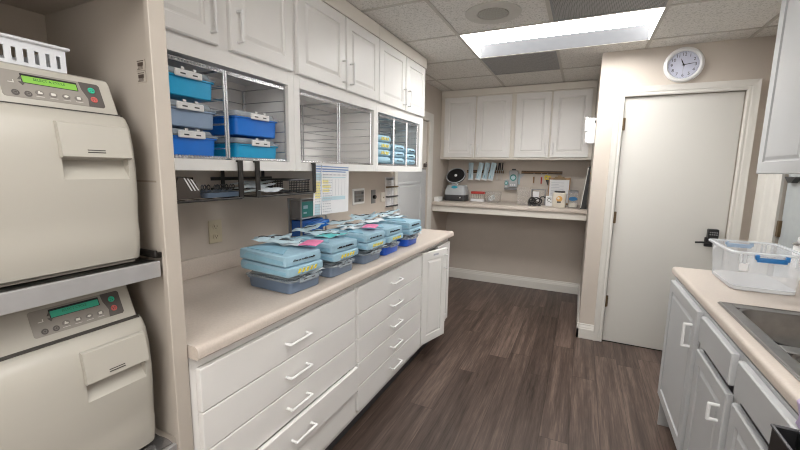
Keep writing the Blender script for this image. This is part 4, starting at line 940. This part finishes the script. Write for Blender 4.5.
link('lead', MB().rod([(.04, .01, .06), (.06, .0, .10), (.085, .0, .105), (.10, .01, .09)], .006), 'black', cb, local=True)
t = thing('clipboard', 'brown clipboard with a white sheet leaning on the back wall', 'clipboard', (.622, 2.04, ZN), (-.10, 0, 0))
link('board', MB().box((-.115, 0, .002), (.118, .004, .31), .001), 'wood', t, local=True)
pg = link('page', MB().box((-.103, -.0025, .02), (.105, -.0005, .285)), 'paper', t, local=True)
mb = MB(); R = random.Random(6)
for k in range(12): mb.box((-.085, -.0031, .05+.018*k), (-.085+R.uniform(.05, .16), -.0026, .054+.018*k))
link('print', mb, 'lines', pg, local=True)
cl = link('clip', MB().prism([(-.07, .285), (.07, .285), (.05, .315), (.02, .322), (.015, .338), (-.015, .338), (-.02, .322), (-.05, .315)], -.010, -.0028, lambda a, b, h: Vector((a, h, b))), 'brass', t, local=True)
# tins and jars
t = thing('white_card', 'small white card with dark script propped left of the cream tin', 'card', (.552, 1.735, ZN), (-.08, 0, 0))
link('board', MB().box((-.038, -.004, .001), (.038, .004, .112), .003), 'paper', t, local=True)
link('script', MB().torus((-.004, -.0045, .070), .016, .003, 'y', n=14, k=5, arc=.7).rod([(-.02, -.0045, .045), (.0, -.0045, .052), (.022, -.0045, .040)], .003, 5).box((-.024, -.005, .09), (.016, -.0035, .094)), 'dark', t, local=True)
t = thing('cream_tin', 'square cream tin with an orange round print and dark lid', 'tin', (.652, 1.70, ZN))
link('can', MB().rings([rrect(.652, 1.70, .063, .055, ZN+.001, .012), rrect(.652, 1.70, .066, .058, ZN+.006, .012), rrect(.652, 1.70, .066, .058, ZN+.148, .012), rrect(.652, 1.70, .058, .05, ZN+.156, .012)]), 'tin', t)
link('lid', MB().lathe([(.052, .1565), (.054, .160), (.052, .172), (.001, .174)], (.652, 1.70, ZN), 28), 'dark', t)
link('round_print', MB().lathe([(.001, 0), (.030, 0), (.030, .001), (.001, .001)], n=24), 'orange', t, local=True); t.children[-1].data.transform(frame((.003, -.0585, .092), X, Z))
link('dark_print', MB().box((-.018, -.0602, .048), (.020, -.0583, .066)), 'dark', t, local=True)
link('white_print', MB().lathe([(.001, .001), (.012, .001), (.012, .0016), (.001, .0016)], n=18), 'tin', t, local=True); t.children[-1].data.transform(frame((-.006, -.0586, .098), X, Z))
t = thing('label_jar', 'clear square jar with a blue oval label at the right end of the bar counter', 'jar', (.787, 1.69, ZN))
link('jar', MB().rings([rrect(.787, 1.69, .044, .044, ZN+.001, .010), rrect(.787, 1.69, .047, .047, ZN+.006, .010), rrect(.787, 1.69, .047, .047, ZN+.150, .010), rrect(.787, 1.69, .040, .040, ZN+.160, .010)]), 'clearjar', t)
link('cap', MB().rings([rrect(.787, 1.69, .045, .045, ZN+.1605, .010), rrect(.787, 1.69, .046, .046, ZN+.180, .010), rrect(.787, 1.69, .040, .040, ZN+.184, .010)]), 'grey', t)
link('oval_label', MB().lathe([(.001, 0), (.042, 0), (.042, .001), (.001, .001)], n=28), 'jarblue', t, local=True); t.children[-1].data.transform(frame((0, -.0475, .098), X, Z) @ Matrix.Diagonal((1, .5, 1, 1)))
link('contents', MB().rings([rrect(.787, 1.69, .040, .040, ZN+.008, .010), rrect(.787, 1.69, .041, .041, ZN+.055, .010)]), 'tin', t)
t = thing('leaning_board', 'black board with a pale front edge leaning against the jutting wall', 'board', (.90, 1.66, ZN))
def lb(a, b): return [Vector((.868+.045*zz/.42+dx_, yy, ZN+.001+zz)) for zz, dx_, yy in ()]
mb = MB().prism([(-.008, 0), (.050, 0), (.056, .43), (.034, .43)], 1.60, 1.92, lambda a, b, h: Vector((.868+a, h, ZN+.001+b))); link('panel', mb, 'black', t)
mb = MB().prism([(-.008, .012), (.000, .012), (.041, .42), (.034, .42)], 1.594, 1.5995, lambda a, b, h: Vector((.868+a, h, ZN+.001+b))); link('pale_edge', mb, 'trim', t)

# ================================================================== clock above the door
t = thing('wall_clock', 'round white wall clock with a pale blue face above the grey door', 'clock', (1.465, YD, 2.218))
FC = frame((0, 0, 0), X, Z)
def ck(name, mb, m, par): o = link(name, mb, m, par, local=True); o.data.transform(FC); return o
ck('rim', MB().lathe([(.092, .001), (.122, .001), (.125, .012), (.118, .026), (.106, .030), (.098, .022), (.096, .010)], n=56), 'whitepl', t)
face = ck('face', MB().lathe([(.001, .008), (.0962, .008), (.0962, .0105), (.001, .0105)], n=56), 'clockface', t)
for k in range(1, 13):
    a = math.radians(90-30*k)
    ck('numeral', MB().text(str(k), .030, Matrix.Translation((.073*math.cos(a), .073*math.sin(a), .0113)), .0004), 'ink', face)
mb = MB()
for k in range(60):
    a = math.radians(6*k); mb.box((.088, -.0006, .0106), (.093, .0006, .0112), mt=Matrix.Rotation(a, 4, 'Z'))
ck('minute_track', mb, 'ink', face)
def hand(name, ang, L, w_, z, m='ink'):
    a = math.radians(90-ang); ck(name, MB().prism([(-.012, -w_), (L*.6, -w_), (L, 0), (L*.6, w_), (-.012, w_)], z, z+.001, lambda p, q, h: Matrix.Rotation(a, 4, 'Z') @ Vector((p, q, h))), m, t)
hand('hour_hand', 337, .050, .0032, .0125); hand('minute_hand', 82, .075, .0022, .0142); hand('second_hand', 182, .066, .0007, .016, 'grey')
ck('hub', MB().cyl((0, 0, .0106), (0, 0, .0182), .005), 'ink', t)
mb = MB().lathe([(.001, .021), (.0955, .021), (.0955, .0222), (.001, .0222)], n=40)

# ================================================================== right side
XC = 1.356     # face frame of the right base cabinets; doors stand proud towards -x
def rdoor(t, y0, y1, z0, z1, m='shaded_white', raised=True, fw=.05, name='door'):
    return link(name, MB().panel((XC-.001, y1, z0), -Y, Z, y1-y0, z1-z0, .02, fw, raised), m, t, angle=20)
def rcab(y0, y1, label, low=False):
    t = thing('base_cabinet', label, 'cabinet', (1.68, (y0+y1)/2, 0), group='base cabinets under the sink counter')
    a = MB().box((XC+.0205, y0, .175), (XR-.002, y0+.018, .873 if not low else .70)).box((XC+.0205, y1-.018, .175), (XR-.002, y1, .873 if not low else .70)).box((XC+.0205, y0+.018, .175), (XR-.002, y1-.018, .193)).box((XR-.012, y0+.018, .19), (XR-.002, y1-.018, .70))
    link('carcass', a, 'shell', t, False); link('toe_kick', MB().box((XC+.06, y0, 0), (XC+.078, y1, 0.1745)), 'dark', t, False)
    f = MB().box((XC, y0, .175), (XC+.02, y0+.03, .873), .001).box((XC, y1-.03, .175), (XC+.02, y1, .873), .001).box((XC, y0+.03, .175), (XC+.02, y1-.03, .20)).box((XC, y0+.03, .825), (XC+.02, y1-.03, .873)); link('face_frame', f, 'shaded_white', t)
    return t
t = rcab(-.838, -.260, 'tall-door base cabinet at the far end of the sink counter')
link('end_panel', MB().box((XC, -.2595, .0), (XR-.002, -.252, .873)), 'shaded_white', t, False)
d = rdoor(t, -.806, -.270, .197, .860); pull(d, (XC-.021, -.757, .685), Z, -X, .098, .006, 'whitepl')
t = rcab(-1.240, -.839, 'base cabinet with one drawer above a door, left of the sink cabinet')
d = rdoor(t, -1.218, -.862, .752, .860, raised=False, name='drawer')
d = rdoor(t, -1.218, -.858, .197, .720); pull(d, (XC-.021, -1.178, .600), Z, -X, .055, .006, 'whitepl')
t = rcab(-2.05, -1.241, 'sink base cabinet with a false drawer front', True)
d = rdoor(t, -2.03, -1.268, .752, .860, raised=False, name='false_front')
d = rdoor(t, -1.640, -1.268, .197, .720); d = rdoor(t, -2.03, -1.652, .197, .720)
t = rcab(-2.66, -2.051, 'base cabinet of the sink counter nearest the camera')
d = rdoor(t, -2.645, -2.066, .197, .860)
# worktop with sink opening
hx0, hx1, hy0, hy1 = 1.425, 1.915, -1.665, -.865
t = thing('sink_worktop', 'beige laminate worktop on the right with the steel sink set in it', 'worktop', (1.66, -1.40, .875))
rn = [(1.350+.016-.016*math.cos(math.radians(a)), .915-.016+.016*math.sin(math.radians(a))) for a in (0, 18, 36, 54, 72, 90)]
mb = MB().prism([(hx0, .8745), (1.40, .8745), (1.40, .8785), (1.355, .8785), (1.350, .884)]+rn+[(hx0, .915)], -2.66, -.185, lambda a, b, h: Vector((a, h, b)))
mb.box((hx1, -2.66, .8745), (XR-.002, -.185, .915)).box((hx0, hy1, .8745), (hx1, -.185, .915)).box((hx0, -2.66, .8745), (hx1, hy0, .915))
bmesh.ops.remove_doubles(mb.bm, verts=mb.bm.verts[:], dist=1e-5)
link('slab', mb, 'counter', t)
link('backsplash', MB().box((XR-.022, -2.66, .9155), (XR-.002, -.44, 1.0), .004), 'counter', t)
# sink
t = thing('kitchen_sink', 'brushed steel sink set into the right worktop', 'sink', (1.67, -1.265, .915))
cxs, cys = 1.67, -1.265
def sr(x0, y0, x1, y1, z, r): return [p for p in rrect((x0+x1)/2, (y0+y1)/2, (x1-x0)/2, (y1-y0)/2, z, r, 4)]
o0 = (1.388, -1.700, 1.945, -.832)
b1 = (1.435, -1.235, 1.895, -.885); b2 = (1.435, -1.645, 1.895, -1.295)
rimm = MB().box((o0[0], o0[1], .9152), (b1[0]-.002, o0[3], .9205), .002).box((b1[2]+.002, o0[1], .9152), (o0[2], o0[3], .9205), .002).box((b1[0]-.002, b1[3]+.002, .9152), (b1[2]+.002, o0[3], .9205), .002).box((b1[0]-.002, o0[1], .9152), (b1[2]+.002, b2[1]-.002, .9205), .002).box((b1[0]-.002, b2[3]+.002, .9152), (b1[2]+.002, b1[1]-.002, .9205), .002)
link('rim', rimm, 'sink', t)
link('raised_edge', MB().rod([(o0[0]+.006, o0[1]+.006, .9205), (o0[0]+.006, o0[3]-.006, .9205), (o0[2]-.006, o0[3]-.006, .9205)], .0035), 'sink', t)
for b in (b1, b2):
    link('basin', MB().rings([sr(b[0]-.004, b[1]-.004, b[2]+.004, b[3]+.004, .9203, .04), sr(b[0]+.002, b[1]+.002, b[2]-.002, b[3]-.002, .917, .045), sr(b[0]+.008, b[1]+.008, b[2]-.008, b[3]-.008, .80, .05), sr(b[0]+.012, b[1]+.012, b[2]-.012, b[3]-.012, .765, .05), sr(b[0]+.04, b[1]+.04, b[2]-.04, b[3]-.04, .752, .03)], cap0=False), 'sink', t, angle=60)
    link('drain', MB().lathe([(.045, .7525), (.045, .755), (.036, .7555), (.030, .753), (.001, .753)], ((b[0]+b[2])/2, (b[1]+b[3])/2, 0), 24), 'dark', t)
# storage tub
t = thing('storage_tub', 'large frosted clear plastic tub with two blue latches on the right worktop', 'tub', (1.61, -.422, .915))
tx, ty, hh = 1.612, -.422, .178
def tr_(hx, hy, z, r=.03): return rrect(tx, ty, hx, hy, .915+z, r, 4)
link('wall', MB().rings([tr_(.112, .160, .0225), tr_(.124, .172, hh-.02), tr_(.126, .175, hh-.004), tr_(.123, .172, hh-.004), tr_(.121, .169, hh-.02), tr_(.109, .157, .0225)], False, False), 'tubclear', t)
link('floor', MB().rings([tr_(.100, .148, .001), tr_(.111, .159, .006), tr_(.112, .160, .022), tr_(.104, .152, .022)]), 'tubfloor', t)
link('rim', MB().rings([tr_(.127, .176, hh-.008), tr_(.136, .185, hh-.008), tr_(.137, .186, hh), tr_(.134, .183, hh+.003), tr_(.124, .173, hh+.003), tr_(.123, .172, hh-.003)], False, False), 'rim', t)
for s in (-1, 1):
    for k in (-.10, -.085, .085, .10): link('rib', MB().box((tx+k-.004, ty+s*.178-.004, .915+hh-.05), (tx+k+.004, ty+s*.178+.004, .915+hh-.009), .002), 'rim', t)
for s, m in ((-1, 'latch'), (1, 'latch2')):
    l = link('latch', MB().box((tx-.050, ty+s*.192-.006, .915+hh-.036), (tx+.050, ty+s*.192+.006, .915+hh-.016), .004, 2).box((tx-.056, ty+s*.192-.008, .915+hh-.026), (tx-.042, ty+s*.192+.008, .915+hh-.004), .003).box((tx+.042, ty+s*.192-.008, .915+hh-.026), (tx+.056, ty+s*.192+.008, .915+hh-.004), .003), m, t)
link('paper_label', MB().box((tx-.100, ty-.1745, .915+.095), (tx-.07, ty-.1725, .915+.13)), 'paper', t, False)
# white capped canister and carton behind the tub
t = thing('wipes_canister', 'white canister with a steel ring and white cap behind the storage tub', 'canister', (1.885, -.17, .9155))
link('can', MB().lathe([(.040, .001), (.042, .006), (.042, .160), (.038, .168)], (1.885, -.17, .9155), 28), 'whitepl', t); link('ring', MB().lathe([(.046, .1685), (.048, .174), (.034, .182), (.030, .182)], (1.885, -.17, .9155), 28), 'steel', t); link('cap', MB().lathe([(.028, .1825), (.030, .188), (.030, .204), (.024, .212), (.001, .213)], (1.885, -.17, .9155), 24), 'whitepl', t)
# wall cabinet on the right
t = thing('wall_cabinet', 'pale grey wall cabinet at the right edge, above the storage tub', 'cabinet', (1.82, -1.2, 1.435))
a = MB().box((1.672, -2.2, 1.45), (XR-.002, -2.182, H-.006)).box((1.672, -.256, 1.45), (XR-.002, -.238, H-.006)).box((1.672, -2.182, 1.452), (XR-.002, -.256, 1.47)).box((XR-.012, -2.182, 1.47), (XR-.002, -.256, H-.006)).box((1.672, -2.182, H-.03), (XR-.012, -.256, H-.006))
link('carcass', a, 'shell', t, False)
link('face_frame', MB().box((1.652, -2.2, 1.44), (1.6715, -.238, 1.48), .001).box((1.652, -2.2, 2.27), (1.6715, -.238, H-.006)).box((1.652, -.273, 1.48), (1.6715, -.238, 2.27)).box((1.652, -2.2, 1.48), (1.6715, -2.16, 2.27)).box((1.652, -1.22, 1.48), (1.6715, -1.18, 2.27)), 'shaded_white', t)
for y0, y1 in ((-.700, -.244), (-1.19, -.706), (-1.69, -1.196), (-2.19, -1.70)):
    d = link('door', MB().panel((1.651, y1, 1.433), -Y, Z, y1-y0, .86, .02, .055), 'shaded_white', t, angle=20)
# bin and cloth at the lower right
t = thing('waste_bin', 'slim open black bin standing against the sink cabinet front at the lower right', 'bin', (1.30, -1.80, 0))
bq = (1.286, -1.98, 1.331, -1.650)
link('bin_wall', MB().box((bq[0], bq[1], .0), (bq[0]+.004, bq[3], .872)).box((bq[2]-.004, bq[1], 0), (bq[2], bq[3], .872)).box((bq[0]+.004, bq[3]-.004, 0), (bq[2]-.004, bq[3], .872)).box((bq[0]+.004, bq[1], 0), (bq[2]-.004, bq[1]+.004, .872)).box((bq[0]+.004, bq[1]+.004, .0), (bq[2]-.004, bq[3]-.004, .01)), 'black', t, False)
link('rim', MB().rod([(bq[2], bq[3], .872), (bq[0], bq[3], .872), (bq[0], bq[1], .872), (bq[2], bq[1], .872), (bq[2], bq[3], .872)], .0035), 'dark', t)
o = link('cloth', MB().sheet(14, 8, lambda a, b: (lambda s, y: Vector((1.384-s, y, .9225+.0015*math.sin(9*b)) if s < .036 else (1.345-.003*math.sin(8*b+3*s), y, (.915-(s-.036)))))(a*.085, -1.595-b*.16+.012*math.sin(6*a)), .0015), 'purple')
recentre(o); tag(o, 'lavender cloth hanging over the front edge of the sink worktop', 'cloth')
